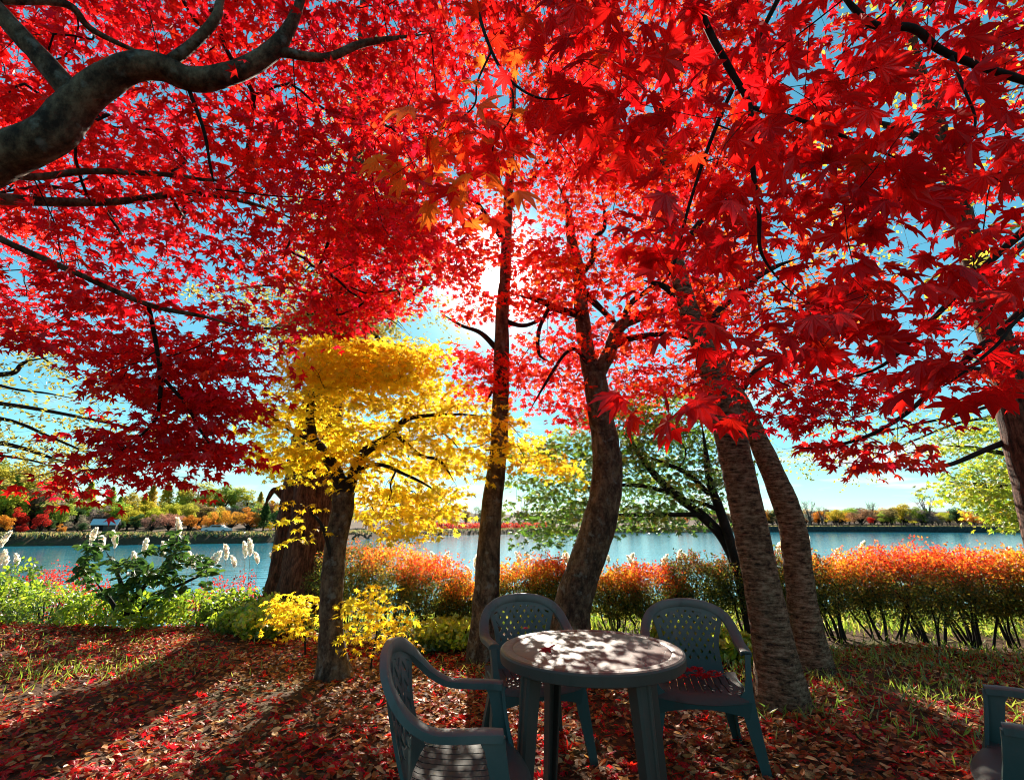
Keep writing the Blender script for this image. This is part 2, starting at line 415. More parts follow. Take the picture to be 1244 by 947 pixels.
# ------------------------------------------------------------------ woody growth
def grow(roots, targets, rng, seg=0.22, bend=0.06, tip_r=0.0021, pw=2.3, rmax=0.03, sag=0.0):
    roots = np.asarray(roots, float); cap = len(roots) + 14 * len(targets) + 10
    Xn = np.zeros((cap, 3)); par = np.full(cap, -1); n = len(roots); Xn[:n] = roots
    dirn = np.zeros((cap, 3))
    d0 = np.array([np.min(np.sum((roots - q) ** 2, 1)) for q in targets]); order = np.argsort(d0)
    for q in targets[order]:
        dv = q - Xn[:n]; dist = np.sqrt(np.sum(dv * dv, 1)) + 1e-6
        cosa = np.sum(dv * dirn[:n], 1) / dist
        k = int(np.argmin(dist * (1.35 - 0.35 * cosa)))
        L = dist[k]
        if L < 0.03: continue
        s = int(min(12, max(1, round(L / seg)))); a = Xn[k].copy(); w = unit(rng.normal(0, 1, 3)); prev = k
        for i in range(1, s + 1):
            u = i / s; p = a + (q - a) * u + w * bend * L * math.sin(math.pi * u) + rng.normal(0, bend * 0.11, 3) * (u < 1)
            p[2] += sag * L * math.sin(math.pi * u)
            Xn[n] = p; par[n] = prev; dirn[n] = unit(p - Xn[prev]); prev = n; n += 1
    Xn, par = Xn[:n], par[:n]
    acc = np.zeros(n); main = np.full(n, -1); best = np.zeros(n)
    for i in range(n - 1, len(roots) - 1, -1):
        if acc[i] == 0: acc[i] = tip_r ** pw
        p = par[i]; acc[p] += acc[i]
        if acc[i] > best[p]: best[p] = acc[i]; main[p] = i
    rad = np.minimum(acc ** (1 / pw), rmax)
    mb = MB()
    for i in range(len(roots), n):
        p = par[i]
        if p < len(roots) or main[p] != i:
            ch = [p, i]; q = main[i]
            while q >= 0: ch.append(q); q = main[q]
            rr = rad[ch].copy(); rr[0] = rr[1]; rr[-1] *= 0.6
            if len(ch) > 2 and rr[0] > 0.0035:
                q4 = catmull(np.column_stack((Xn[ch], rr)), 2); mb.add(*tube(q4[:, :3], np.maximum(q4[:, 3], .0008), 5 if rr[0] > 0.006 else 4))
            else: mb.add(*tube(Xn[ch], rr, 3))
    return mb.get() if mb.n else None
def limb_pts(spec, n=6):
    """spec rows: px, py, width px, depth -> smooth points and radii"""
    X = np.array([np.append(P(a, b, z), w * z / FPX / 2) for a, b, w, z in spec]); Q = catmull(X, n); return Q[:, :3], np.maximum(Q[:, 3], 0.0015)
def bark_tube(pts, rad, sides=18, amp=0.10, freq=6.0, flare=0.0, ridges=0):
    V, F = tube(pts, rad, sides); n = len(pts); Vr = V.reshape(n, sides, 3)
    for i in range(n):
        for k in range(sides):
            d = Vr[i, k] - pts[i]; q = mnoise.noise(Vector(Vr[i, k] * freq)) + 0.5 * mnoise.noise(Vector(Vr[i, k] * freq * 2.7))
            fl = 0.0
            if flare and i < n * 0.3: fl = flare * (1 - i / (n * 0.3)) ** 2 * (0.6 + 0.8 * abs(math.sin(k * math.pi * 5 / sides)))
            Vr[i, k] = pts[i] + d * (1 + amp * q + fl)
    return Vr.reshape(-1, 3), F
def cut_leaves(tree, name, pos, T, Nn, s, col, mat, tpl_hi, tpl_lo, n_ind=250, rng=RNG, mass='foliage'):
    """the n_ind leaves that show largest become parts, the rest one mass"""
    keep = gap_sun(pos, rng) & (np.linalg.norm(pos - np.array((0, 0, CAMZ)), axis=1) > 0.55)
    pos, T, Nn, s, col = pos[keep], T[keep], Nn[keep], s[keep], col[keep]
    px, py, zc = project(pos); vis = (px > 5) & (px < 1239) & (py > 5) & (py < 942) & (zc > 0.3)
    score = np.where(vis, s / np.maximum(zc, 0.1), 0); order = np.argsort(-score); ind = order[:n_ind]; ind = ind[score[ind] > 0]
    rest = np.ones(len(pos), bool); rest[ind] = False
    if len(ind):
        K = 12; pick = rng.choice(ind, min(K, len(ind)), replace=False); metas = []
        for q in pick:
            V, F, cc = leaf_mesh(np.zeros((1, 3)), np.array(((0, 1., 0),)), np.array(((0, 0, 1.),)), np.ones(1), col[q:q + 1], tpl_hi, rng.uniform(-0.1, 0.6, 1))
            metas.append(mesh_data(name, V, F, mat, cc))
        base = world_loc(tree)
        for q in ind:
            k = int(np.argmin(np.sum((col[pick] - col[q]) ** 2, 1) * rng.uniform(0.5, 1.5, len(pick))))
            n_ = unit(Nn[q] - T[q] * np.dot(Nn[q], T[q])); l_ = np.cross(T[q], n_)
            o = put(name, metas[k], tree)
            mw = Matrix(((l_[0], T[q][0], n_[0], 0), (l_[1], T[q][1], n_[1], 0), (l_[2], T[q][2], n_[2], 0), (0, 0, 0, 1)))
            o.rotation_euler = mw.to_euler(); o.location = tuple(pos[q] - base); o.scale = (s[q],) * 3
    V, F, cc = leaf_mesh(pos[rest], T[rest], Nn[rest], s[rest], col[rest], tpl_lo, rng=rng)
    o = part(mass, V, F, mat, tree, cc); tag(o, kind='stuff')
    return o
def twigs(tree, roots, C, rng, mat='twig_bark', **kw):
    g_ = grow(roots, C, rng, **kw)
    if g_: tag(part('twig_spray', *g_, M[mat], tree, smooth=True), kind='stuff')
RED = [(.56, .006, .008), (.44, .004, .007), (.64, .012, .007), (.60, .040, .006), (.54, .010, .035), (.30, .003, .006)]
def colour_by_cluster(idx, n, pal, rng, w=None, jit=0.2):
    base = palette(pal, n, rng, 0.12, w)[idx]; own = palette(pal, len(idx), rng, 0.1, w)
    return (base * 0.6 + own * 0.4) * rng.uniform(1 - jit, 1 + jit, (len(idx), 1))

# ------------------------------------------------------------------ trees
def trunk_spec(rows, Y):
    """rows: px, py, width px on the upright sheet y = Y (or row[3])"""
    X = []
    for r_ in rows:
        yy_ = r_[3] if len(r_) > 3 else Y
        p = PY(r_[0], r_[1], yy_); zc = project(p)[2]; X.append(np.append(p, r_[2] * zc / FPX / 2))
    return np.array(X)
def tree(name, label, rows, Y, mat, group=None, sides=20, amp=0.1, flare=0.5, n=8, freq=6.0, sink=0.12, trunk_part='trunk'):
    X = trunk_spec(rows, Y); gz = float(height(X[0, 0], X[0, 1]))
    foot = X[0].copy(); foot[2] = gz - sink
    if X[0, 2] > gz + 0.02: X = np.vstack((foot, X))
    else: X[0, 2] = gz - sink
    t_ = thing(name, (X[0, 0], X[0, 1], gz), label, 'tree', group)
    Q = catmull(X, n)
    part(trunk_part, *bark_tube(Q[:, :3], np.maximum(Q[:, 3], 0.004), sides, amp, freq, flare), M[mat], t_, smooth=True)
    return t_, Q
def limb(t_, pts, rad, mat, sides=10, amp=0.09, freq=9.0, name='limb'):
    rad = np.asarray(rad, float) * np.clip((1.02 - np.linspace(0, 1, len(pts))) / .3, .12, 1)
    part(name, *bark_tube(pts, rad, sides, amp, freq), M[mat], t_, smooth=True); return pts
def limbY(t_, rows, Y, mat, n=6, **kw):
    X = trunk_spec(rows, Y); Q = catmull(X, n); return limb(t_, Q[:, :3], np.maximum(Q[:, 3], 0.0015), mat, **kw)
def limbZ(t_, rows, mat, n=6, **kw):
    p_, r_ = limb_pts(rows, n); return limb(t_, p_, r_, mat, **kw)

# ---- big red maple leaning in from the left
rng = np.random.default_rng(21)
base = np.array((-3.6, 1.9, 0.0))
t_ = thing('maple_tree', base, 'red maple with a thick crooked limb, its trunk beyond the leaf litter', 'tree')
l0 = P(0, 193, 2.35)
tr = np.array([np.append(base + (0, 0, -.1), .24), np.append(base + (.03, .02, .9), .18), np.append(base + (.2, .1, 1.7), .15), np.append(P(-160, 270, 2.2), .115), np.append(l0, .1)])
Q = catmull(tr, 8); part('trunk', *bark_tube(Q[:, :3], Q[:, 3], 18, .08, 5, .4), M['maple_bark'], t_, smooth=True)
roots = [Q[10:, :3]]
for rows in (
    [(0, 193, 50, 2.35), (60, 165, 46, 2.38), (95, 125, 40, 2.42), (150, 85, 34, 2.45), (195, 82, 31, 2.5), (235, 97, 28, 2.55), (290, 86, 24, 2.6), (335, 58, 20, 2.66), (362, 10, 16, 2.7), (380, -60, 12, 2.8), (420, -150, 8, 2.9)],
    [(95, 125, 28, 2.42), (60, 82, 24, 2.4), (20, 38, 21, 2.38), (-30, -20, 17, 2.35), (-90, -110, 12, 2.3)],
    [(200, 80, 14, 2.5), (236, 52, 12, 2.52), (262, 22, 11, 2.55), (268, 0, 9, 2.6), (290, -60, 7, 2.7)],
    [(335, 62, 13, 2.66), (395, 70, 10, 2.75), (445, 52, 9, 2.85), (530, 40, 5, 3.0)],
    [(-40, 265, 12, 2.6), (0, 290, 8, 2.7), (100, 335, 7, 2.85), (180, 370, 6, 3.0), (250, 385, 5, 3.1), (310, 402, 3, 3.2)],
    [(-30, 205, 12, 2.5), (40, 215, 9, 2.9), (110, 208, 8, 3.1), (200, 212, 6, 3.3), (270, 218, 4, 3.5), (300, 190, 3, 3.6)],
    [(-20, 240, 16, 2.9), (60, 245, 11, 3.2), (140, 245, 9, 3.4), (240, 235, 7, 3.5), (330, 255, 4, 3.6), (400, 290, 3, 3.8)],
    [(0, 0, 10, 2.4), (80, 5, 9, 2.6), (110, 35, 7, 2.7), (160, 60, 5, 2.8), (195, 72, 3, 2.9)],
    [(180, 368, 5, 3.0), (190, 420, 5, 3.1), (195, 455, 5, 3.15), (192, 500, 4, 3.2), (175, 525, 3, 3.2), (130, 560, 2.5, 3.25), (100, 585, 2, 3.3)],
    [(196, 457, 4, 3.15), (225, 490, 4, 3.2), (245, 525, 3, 3.3), (270, 560, 2, 3.3)],
    [(230, 110, 5, 2.55), (248, 160, 4, 2.6), (256, 205, 3, 2.65), (262, 230, 2, 2.7)],
): roots.append(limbZ(t_, rows, 'maple_bark' if rows[0][2] > 9 else 'twig_bark', sides=14 if rows[0][2] > 20 else 8))
roots = np.vstack(roots)
L1 = [(-260, -240), (560, -240), (560, 180), (500, 330), (420, 400), (310, 425), (250, 410), (120, 400), (40, 420), (-260, 370)]
C = np.vstack((region(L1, 1330, 2.7, 5.6, rng, 0.8, 1.2),
               region([(70, 405), (340, 405), (330, 460), (270, 490), (190, 485), (110, 460)], 72, 3.1, 4.4, rng, .5),
               region([(210, 470), (300, 480), (290, 560), (240, 560), (210, 520)], 36, 3.0, 3.8, rng, .5),
               region([(110, 520), (200, 500), (270, 540), (245, 590), (200, 590), (110, 600), (55, 600)], 42, 3.0, 3.7, rng, .3),
               region([(390, 250), (520, 240), (500, 360), (470, 390), (440, 380), (400, 370)], 130, 4.6, 6.0, rng, .4)))
twigs(t_, roots, C, rng, seg=0.2)
pos, T, Nn, s, idx = sprays(C, 23, 0.27, 0.090, rng)
cutw = np.array([.30, .26, .18, .08, .10, .08])
col_ = colour_by_cluster(idx, len(C), RED, rng, cutw)
cut_leaves(t_, 'leaf', pos, T, Nn, s, col_, M['leaf'], TPL_HI, TPL_LO, 300, rng)

# ---- near red maple, twigs hanging over the camera from the right
rng = np.random.default_rng(22)
base = np.array((2.6, -0.3, 0.0))
t_ = thing('maple_tree', base, 'red maple with large drooping leaves on thin dark twigs in front of the cherry trunks', 'tree')
tr = np.array([np.append(base + (0, 0, -.1), .2), np.append(base + (0, .05, 1.2), .15), np.append(base + (-.1, .25, 2.1), .12), np.append(P(1500, 150, 1.45), .035), np.append(P(1330, 122, 1.4), .014)])
Q = catmull(tr, 8); part('trunk', *bark_tube(Q[:, :3], Q[:, 3], 16, .08, 5, .4), M['maple_bark'], t_, smooth=True)
roots = [Q[12:, :3]]
top = P(900, -300, 1.5)
Q2 = catmull(np.array([np.append(base + (-.1, .25, 2.1), .09), np.append(base + (-.5, .5, 2.7), .06), np.append(P(1150, -300, 1.5), .03), np.append(P(930, -170, 1.4), .016), np.append(P(845, 0, 1.35), .0105)]), 8)
roots.append(limb(t_, Q2[:, :3], Q2[:, 3], 'maple_bark'))
for rows in (
    [(845, 0, 9.5, 1.35), (865, 45, 9, 1.35), (890, 90, 8.5, 1.35), (910, 130, 8, 1.35), (914, 200, 6.5, 1.34), (922, 260, 5.5, 1.33), (926, 310, 4, 1.32), (965, 358, 3, 1.31), (1000, 372, 2, 1.3)],
    [(910, 130, 6, 1.35), (960, 142, 5, 1.33), (1000, 156, 4.5, 1.3), (1060, 180, 4, 1.28), (1120, 205, 3, 1.25)],
    [(1330, 122, 11, 1.4), (1244, 98, 9.5, 1.38), (1150, 65, 9, 1.36), (1110, 35, 9.5, 1.35), (1060, 30, 9, 1.35), (1020, -10, 8, 1.36), (980, -60, 6, 1.4)],
    [(1155, 68, 5, 1.36), (1170, 105, 3.5, 1.3), (1185, 150, 3, 1.25), (1160, 190, 2, 1.2)],
    [(1330, 330, 7, 1.1), (1244, 382, 4.5, 1.0), (1210, 420, 4, .98), (1160, 460, 3, .96), (1135, 475, 2, .95)],
    [(575, -60, 5, 1.5), (578, 0, 4.5, 1.48), (597, 62, 4, 1.45), (622, 100, 3.5, 1.42), (660, 120, 2.5, 1.4), (700, 110, 2, 1.4), (760, 50, 1.5, 1.4)],
    [(597, 62, 3, 1.45), (580, 100, 2.5, 1.42), (575, 130, 2.2, 1.4), (540, 155, 2, 1.38), (490, 178, 1.5, 1.35)],
    [(622, 100, 2.6, 1.42), (622, 140, 2.3, 1.4), (600, 175, 2, 1.38), (600, 205, 1.5, 1.36)],
    [(960, -30, 6, 2.3), (880, 130, 5, 2.4), (840, 240, 4, 2.5), (815, 330, 3.5, 2.5), (790, 350, 2, 2.5)],
    [(1300, 230, 14, 2.6), (1200, 320, 8, 2.7), (1120, 400, 6, 2.8), (1060, 450, 4, 2.9), (960, 470, 3, 3.0)],
    [(1300, 330, 14, 3.0), (1170, 440, 8, 3.0), (1090, 510, 5, 3.0), (1020, 540, 4, 3.0), (950, 545, 3, 3.1)],
): roots.append(limbZ(t_, rows, 'twig_bark', sides=7, amp=.05))
roots = np.vstack(roots)
rB = [roots]
N1 = [(700, -260), (1560, -260), (1560, 470), (1244, 480), (1190, 500), (1120, 440), (1050, 430), (980, 420), (900, 400), (840, 400), (800, 330), (760, 250), (700, 150)]
C1 = region(N1, 380, 0.95, 2.1, rng, 0.5, 1.8)
C1 = np.vstack((C1, region([(440, 130), (640, 90), (640, 240), (560, 250), (470, 240)], 16, 1.15, 1.6, rng, 0),
                region([(560, -200), (760, -200), (760, 160), (600, 140)], 40, 1.3, 2.2, rng, 0),
                np.array([P(838, 495, 1.05), P(800, 480, 1.1), P(1185, 460, .95), P(1150, 455, 1.0), P(1225, 440, .95), P(1000, 420, 1.15), P(940, 410, 1.2)])))
twigs(t_, roots, C1, rng, seg=.12, tip_r=.0009, bend=.08, rmax=.006)
pos, T, Nn, s, idx = sprays(C1, 6.0, .13, .095, rng, tilt=.6, droop=.55)
BR = [(.60, .006, .007), (.52, .005, .006), (.66, .014, .007), (.62, .04, .006), (.40, .004, .007)]
col_ = colour_by_cluster(idx, len(C1), BR, rng, [.33, .27, .2, .06, .14])
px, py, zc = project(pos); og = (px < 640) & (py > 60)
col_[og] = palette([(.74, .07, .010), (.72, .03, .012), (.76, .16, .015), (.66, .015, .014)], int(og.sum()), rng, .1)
# thinner leaves further along the same branches
N2 = [(790, -260), (1560, -260), (1560, 500), (1244, 480), (1150, 480), (1080, 470), (1000, 470), (940, 480), (880, 500), (830, 430), (800, 300)]
C2 = np.vstack((region(N2, 430, 2.3, 4.2, rng, .8, 1.3), region([(880, 450), (1010, 440), (1100, 480), (1170, 550), (1080, 570), (1000, 550), (900, 510)], 40, 2.6, 3.6, rng, .4)))
twigs(t_, roots, C2, rng, seg=.2, tip_r=.0014, rmax=.008)
p2, T2, N2_, s2, i2 = sprays(C2, 15, .24, .090, rng)
c2 = colour_by_cluster(i2, len(C2), RED, rng, [.28, .25, .2, .1, .05, .12])
cut_leaves(t_, 'leaf', np.vstack((pos, p2)), np.vstack((T, T2)), np.vstack((Nn, N2_)), np.append(s, s2), np.vstack((col_, c2)), M['leaf'], TPL_HI, TPL_HI, 300, rng)

# ---- straight slim tree in front of the sun
rng = np.random.default_rng(23)
t_, Q = tree('maple_tree', 'slim straight trunk of a red maple rising behind the lattice back chair', [(588, 806, 32), (590, 760, 29), (592, 700, 28), (597, 620, 25), (606, 540, 21), (609, 450, 19), (610, 380, 16), (614, 330, 14), (616, 270, 12), (620, 200, 10), (624, 90, 7)], 5.45, 'maple_bark', sides=18, amp=.07)
roots = [Q[40:, :3]]
for rows in ([(609, 430, 8), (585, 405, 6), (560, 395, 4), (535, 380, 3)], [(613, 390, 7), (640, 395, 5), (680, 375, 4)], [(611, 440, 6), (600, 470, 4), (590, 490, 3)], [(616, 300, 7), (590, 260, 5), (560, 220, 4)], [(618, 250, 7), (650, 215, 5), (690, 170, 3)]):
    roots.append(limbY(t_, rows, 5.45, 'twig_bark', sides=7))
roots = np.vstack(roots)
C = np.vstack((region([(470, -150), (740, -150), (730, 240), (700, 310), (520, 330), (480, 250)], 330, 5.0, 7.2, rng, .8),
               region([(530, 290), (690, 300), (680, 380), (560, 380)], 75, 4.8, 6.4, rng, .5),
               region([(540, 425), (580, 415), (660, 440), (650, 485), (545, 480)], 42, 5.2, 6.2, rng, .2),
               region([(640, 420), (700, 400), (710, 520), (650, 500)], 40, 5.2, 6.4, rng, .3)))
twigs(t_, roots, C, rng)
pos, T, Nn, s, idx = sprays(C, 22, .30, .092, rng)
cut_leaves(t_, 'leaf', pos, T, Nn, s, colour_by_cluster(idx, len(C), RED + [(.64, .11, .008)], rng, [.22, .14, .22, .24, .06, .02, .10]), M['leaf'], TPL_HI, TPL_LO, 150, rng)  # extra orange leaf colour stands in for sunlit highlights around the sun

# ---- forked maple with the S-shaped lichen trunk
rng = np.random.default_rng(24)
t_, Q = tree('maple_tree', 'red maple with a curved lichen patched trunk forking behind the round table', [(694, 795, 52), (694, 745, 46), (708, 695, 42), (727, 640, 40), (738, 570, 36), (730, 505, 30), (722, 455, 28)], 5.2, 'maple_bark', sides=20, amp=.09)
roots = []
for rows in (
    [(722, 462, 24, 5.2), (713, 430, 20, 5.2), (706, 375, 18, 5.2), (703, 330, 15, 5.2), (694, 290, 12, 5.3), (688, 245, 9, 5.3), (672, 215, 6, 5.4)],
    [(724, 458, 19, 5.2), (740, 428, 17, 5.15), (752, 398, 15, 5.1), (778, 384, 13, 5.05), (812, 378, 11, 5.0), (850, 372, 8, 4.9)],
    [(706, 382, 11, 5.2), (680, 376, 9, 5.1), (655, 365, 7, 5.05), (625, 358, 4, 5.0)],
    [(704, 350, 10, 5.2), (735, 380, 7, 5.3), (755, 400, 6, 5.4)],
    [(745, 420, 10, 5.15), (770, 410, 8, 5.2), (820, 406, 6, 5.3), (850, 420, 4, 5.4)],
    [(755, 396, 8, 5.1), (765, 370, 7, 5.2), (790, 350, 6, 5.3), (815, 325, 4, 5.4)],
    [(703, 335, 9, 5.2), (720, 315, 7, 5.3), (722, 290, 6, 5.4), (735, 270, 5, 5.5), (725, 200, 4, 5.6)],
    [(668, 372, 5, 5.1), (655, 400, 5, 5.05), (655, 430, 4, 5.0), (670, 440, 3, 5.0)],
    [(716, 445, 5, 5.15), (700, 425, 5, 5.05), (686, 430, 4, 4.95), (660, 470, 3.5, 4.9), (640, 505, 2.5, 4.9)],
): roots.append(limbY(t_, rows, 5.2, 'maple_bark' if rows[0][2] > 14 else 'twig_bark', sides=10))
roots = np.vstack(roots)
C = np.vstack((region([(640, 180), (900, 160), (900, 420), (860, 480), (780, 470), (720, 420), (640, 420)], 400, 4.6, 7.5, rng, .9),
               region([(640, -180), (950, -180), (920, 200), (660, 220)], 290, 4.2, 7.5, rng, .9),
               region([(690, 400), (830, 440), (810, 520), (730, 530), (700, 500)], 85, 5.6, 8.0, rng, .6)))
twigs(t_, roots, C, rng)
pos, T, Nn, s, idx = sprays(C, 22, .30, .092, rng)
cut_leaves(t_, 'leaf', pos, T, Nn, s, colour_by_cluster(idx, len(C), RED + [(.64, .11, .008)], rng, [.2, .14, .2, .3, .02, .02, .12]), M['leaf'], TPL_HI, TPL_LO, 200, rng)  # orange weighting paints sunlit sparkle into the red leaf colours

# ---- yellow maple
rng = np.random.default_rng(25)
YEL = [(.72, .56, .020), (.74, .48, .015), (.60, .54, .03), (.66, .38, .02), (.50, .46, .03)]
t_, Q = tree('maple_tree', 'yellow maple with a forked dark trunk beside the thick larch', [(408, 838, 36), (403, 780, 29), (402, 720, 27), (408, 660, 26), (416, 620, 26), (418, 598, 26)], 4.85, 'maple_bark', sides=18, amp=.1)
roots = []
for rows in (
    [(418, 604, 20, 4.85), (410, 575, 16, 4.85), (392, 548, 14, 4.9), (380, 530, 12, 4.95), (378, 490, 9, 5.0), (400, 455, 6, 5.1), (430, 420, 4, 5.2)],
    [(419, 604, 18, 4.85), (428, 580, 14, 4.85), (442, 550, 12, 4.8), (470, 532, 10, 4.8), (482, 520, 9, 4.75), (500, 507, 6, 4.7), (555, 503, 5, 4.7), (600, 506, 3, 4.7)],
    [(482, 528, 5, 4.75), (510, 552, 4, 4.7), (535, 560, 3.5, 4.7), (555, 590, 2.5, 4.7)],
    [(428, 580, 6, 4.85), (446, 566, 5, 4.78), (466, 565, 4.5, 4.7), (490, 575, 4, 4.7), (520, 590, 3, 4.7), (545, 610, 2, 4.7)],
    [(388, 540, 6, 4.95), (350, 520, 5, 5.0), (320, 500, 4, 5.1), (300, 490, 3, 5.2)],
    [(400, 458, 5, 5.1), (425, 470, 5, 5.1), (440, 450, 4, 5.1), (470, 470, 3, 5.0)],
    [(405, 690, 5, 4.8), (392, 640, 4, 4.7), (375, 620, 3, 4.65)],
): roots.append(limbY(t_, rows, 4.85, 'twig_bark', sides=9))
roots = np.vstack(roots)
YP = [(375, 405), (520, 420), (560, 470), (600, 490), (680, 545), (690, 585), (620, 560), (560, 600), (540, 640), (500, 655), (440, 630), (430, 590), (400, 560), (370, 590), (300, 565), (300, 500), (350, 470)]
C = np.vstack((region(YP, 560, 4.4, 6.4, rng, .45), region([(370, 405), (500, 420), (520, 470), (360, 460)], 110, 4.4, 5.4, rng, .2),
               np.array([P(372, 610, 4.6), P(385, 640, 4.6), P(355, 655, 4.6), P(350, 630, 4.6), P(640, 560, 4.5), P(670, 555, 4.5)])))
twigs(t_, roots, C, rng, seg=.2)
pos, T, Nn, s, idx = sprays(C, 23, .25, .086, rng)
cut_leaves(t_, 'leaf', pos, T, Nn, s, colour_by_cluster(idx, len(C), YEL, rng, [.4, .22, .2, .1, .08]), M['leaf'], TPL_HI, TPL_LO, 250, rng)
for q, (rows, Y_, reg, n_) in enumerate((
        ([(447, 838, 2.6), (452, 800, 2.3), (458, 760, 2), (455, 715, 1.5)], 5.1, [(425, 720), (470, 700), (505, 770), (505, 800), (480, 830), (430, 835), (415, 790)], 46),
        ([(372, 800, 2.6), (370, 770, 2.3), (365, 745, 2), (360, 725, 1.5)], 5.6, [(335, 725), (390, 720), (395, 800), (370, 815), (320, 830), (300, 800), (330, 760)], 40))):
    t_, Q = tree('maple_sapling', ('low yellow maple sapling beside the trunk of the yellow maple', 'low yellow maple sapling in front of the thick larch trunk')[q], rows, Y_, 'twig_bark', sides=8, flare=0)
    zc0 = project(PY(rows[0][0], rows[0][1], Y_))[2]
    C = region(reg, n_, zc0 - .35, zc0 + .35, rng, 0); C[:, 2] = np.maximum(C[:, 2], .12)
    twigs(t_, Q[:, :3], C, rng, seg=.12, tip_r=.0011)
    pos, T, Nn, s, idx = sprays(C, 13, .17, .068, rng, droop=.5); pos[:, 2] = np.maximum(pos[:, 2], .04)
    cut_leaves(t_, 'leaf', pos, T, Nn, s, colour_by_cluster(idx, len(C), YEL, rng, [.35, .3, .1, .2, .05]), M['leaf'], TPL_HI, TPL_LO, 60, rng)

# ---- thick double larch
rng = np.random.default_rng(26)
t_, Q = tree('larch_tree', 'thick double trunked larch with furrowed red brown bark at the lakeside', [(378, 745, 78), (380, 690, 66), (384, 620, 55), (389, 540, 50), (398, 460, 42), (408, 400, 36), (418, 340, 30), (426, 270, 24), (434, 180, 18), (440, 60, 12), (445, -60, 7)], 7.6, 'larch_bark', sides=28, amp=.08, flare=.35, freq=4)
limbY(t_, [(348, 735, 60, 7.75), (350, 690, 42, 7.75), (356, 630, 36, 7.75), (362, 580, 30, 7.75), (368, 520, 24, 7.8), (372, 470, 18, 7.85)], 7.75, 'larch_bark', sides=20, name='second_trunk')
limbY(t_, [(352, 610, 12, 7.75), (335, 595, 8, 7.7), (326, 605, 5, 7.7), (322, 615, 3, 7.7)], 7.75, 'larch_bark', sides=8)
roots = []
for a, (hpx, hy) in enumerate([(405, 425), (410, 395), (414, 370), (418, 345), (422, 310), (426, 280), (430, 230), (433, 190), (437, 130), (440, 70)]):
    for sgn in (-1, 1):
        o_ = rng.uniform(0.5, 1.0); L = (1.0 - a * .05) * 2.2 * o_; d = np.array((sgn * rng.uniform(.5, 1), rng.uniform(-.6, .8), 0)); d = unit(d)
        p0 = PY(hpx, hy, 7.6)
        pts = np.array([p0 + d * L * u + np.array((0, 0, .25 * math.sin(u * 2.6) - .35 * u * u)) for u in np.linspace(0, 1, 9)])
        roots.append(limb(t_, pts, np.linspace(.035, .006, 9), 'twig_bark', sides=6))
for rows in ([(412, 385, 9), (380, 380, 8), (350, 390, 6), (330, 398, 4)], [(415, 400, 9), (395, 378, 8), (372, 372, 7), (360, 395, 4)], [(412, 395, 8), (450, 378, 6), (500, 360, 5), (525, 330, 4), (535, 290, 3)], [(415, 410, 8), (440, 395, 7), (460, 412, 5), (480, 430, 3)]):
    roots.append(limbY(t_, rows, 7.5, 'twig_bark', sides=7))
roots = np.vstack(roots)
C = []
for q in roots[rng.choice(len(roots), 620)]: C.append(q + rng.normal(0, .28, 3) * (1, 1, .5))
C = np.array(C)
twigs(t_, roots, C, rng, seg=.2, tip_r=.002, rmax=.012)
LAR = [(.42, .32, .04), (.34, .30, .06), (.22, .22, .05), (.48, .30, .03)]
pos, T, Nn, s, idx = sprays(C, 20, .24, .072, rng, flat=.9, tilt=1.0)
V, F, cc = leaf_mesh(pos, T, Nn, s, colour_by_cluster(idx, len(C), LAR, rng), TPL_DIA, rng=rng)
tag(part('foliage', V, F, M['green'], t_, cc), kind='stuff')

# ---- two cherries on the right
rng = np.random.default_rng(27)
BRK = 'cherry_bark'
def crown(t_, roots, C, pal, w, nper=14, rad=.28, size=.07, n_ind=60, mat='leaf', hi=TPL_OVAL3, lo=TPL_OVAL):
    twigs(t_, roots, C, rng); pos, T, Nn, s, idx = sprays(C, nper, rad, size, rng)
    cut_leaves(t_, 'leaf', pos, T, Nn, s, colour_by_cluster(idx, len(C), pal, rng, w), M[mat], hi, lo, n_ind, rng)
CH = [(.55, .06, .012), (.60, .20, .02), (.50, .02, .012), (.40, .30, .03)]
t_, Q = tree('cherry_tree', 'thick leaning cherry with banded tan bark beside the chair holding red leaves', [(950, 868, 58), (946, 825, 48), (936, 765, 43), (920, 680, 41), (903, 600, 38), (885, 520, 36), (868, 455, 33), (852, 412, 28), (838, 380, 24), (820, 310, 17), (810, 230, 12), (800, 130, 7)], 4.07, BRK, sides=26, amp=.06, flare=.35, freq=7)
roots = [Q[60:, :3]]
for rows in ([(850, 410, 12), (880, 370, 9), (930, 330, 7), (980, 310, 4)], [(838, 380, 10), (810, 350, 8), (780, 340, 5)], [(822, 320, 9), (850, 270, 7), (900, 230, 5)]): roots.append(limbY(t_, rows, 4.2, 'twig_bark', sides=8))
C = region([(760, 150), (1000, 150), (1010, 400), (900, 430), (830, 400), (770, 340)], 120, 4.2, 6.5, rng, .8)
crown(t_, np.vstack(roots), C, CH, [.4, .2, .3, .1])
t_, Q = tree('cherry_tree', 'darker slender cherry with flaking bark leaning behind the thick cherry', [(990, 822, 40), (983, 780, 33), (973, 720, 32), (963, 640, 31), (942, 582, 27), (919, 530, 23), (900, 490, 21), (884, 462, 18), (870, 425, 15), (850, 350, 10)], 5.1, BRK, sides=22, amp=.08, flare=.35, freq=7)
roots = [Q[50:, :3], limbY(t_, [(895, 480, 9), (930, 440, 7), (980, 430, 4)], 5.2, 'twig_bark', sides=7)]
C = np.vstack((region([(850, 300), (1080, 300), (1050, 470), (900, 480)], 90, 5.0, 7.5, rng, .8),))
crown(t_, np.vstack(roots), C, CH + [(.16, .2, .02)], [.3, .2, .3, .1, .1], n_ind=30)

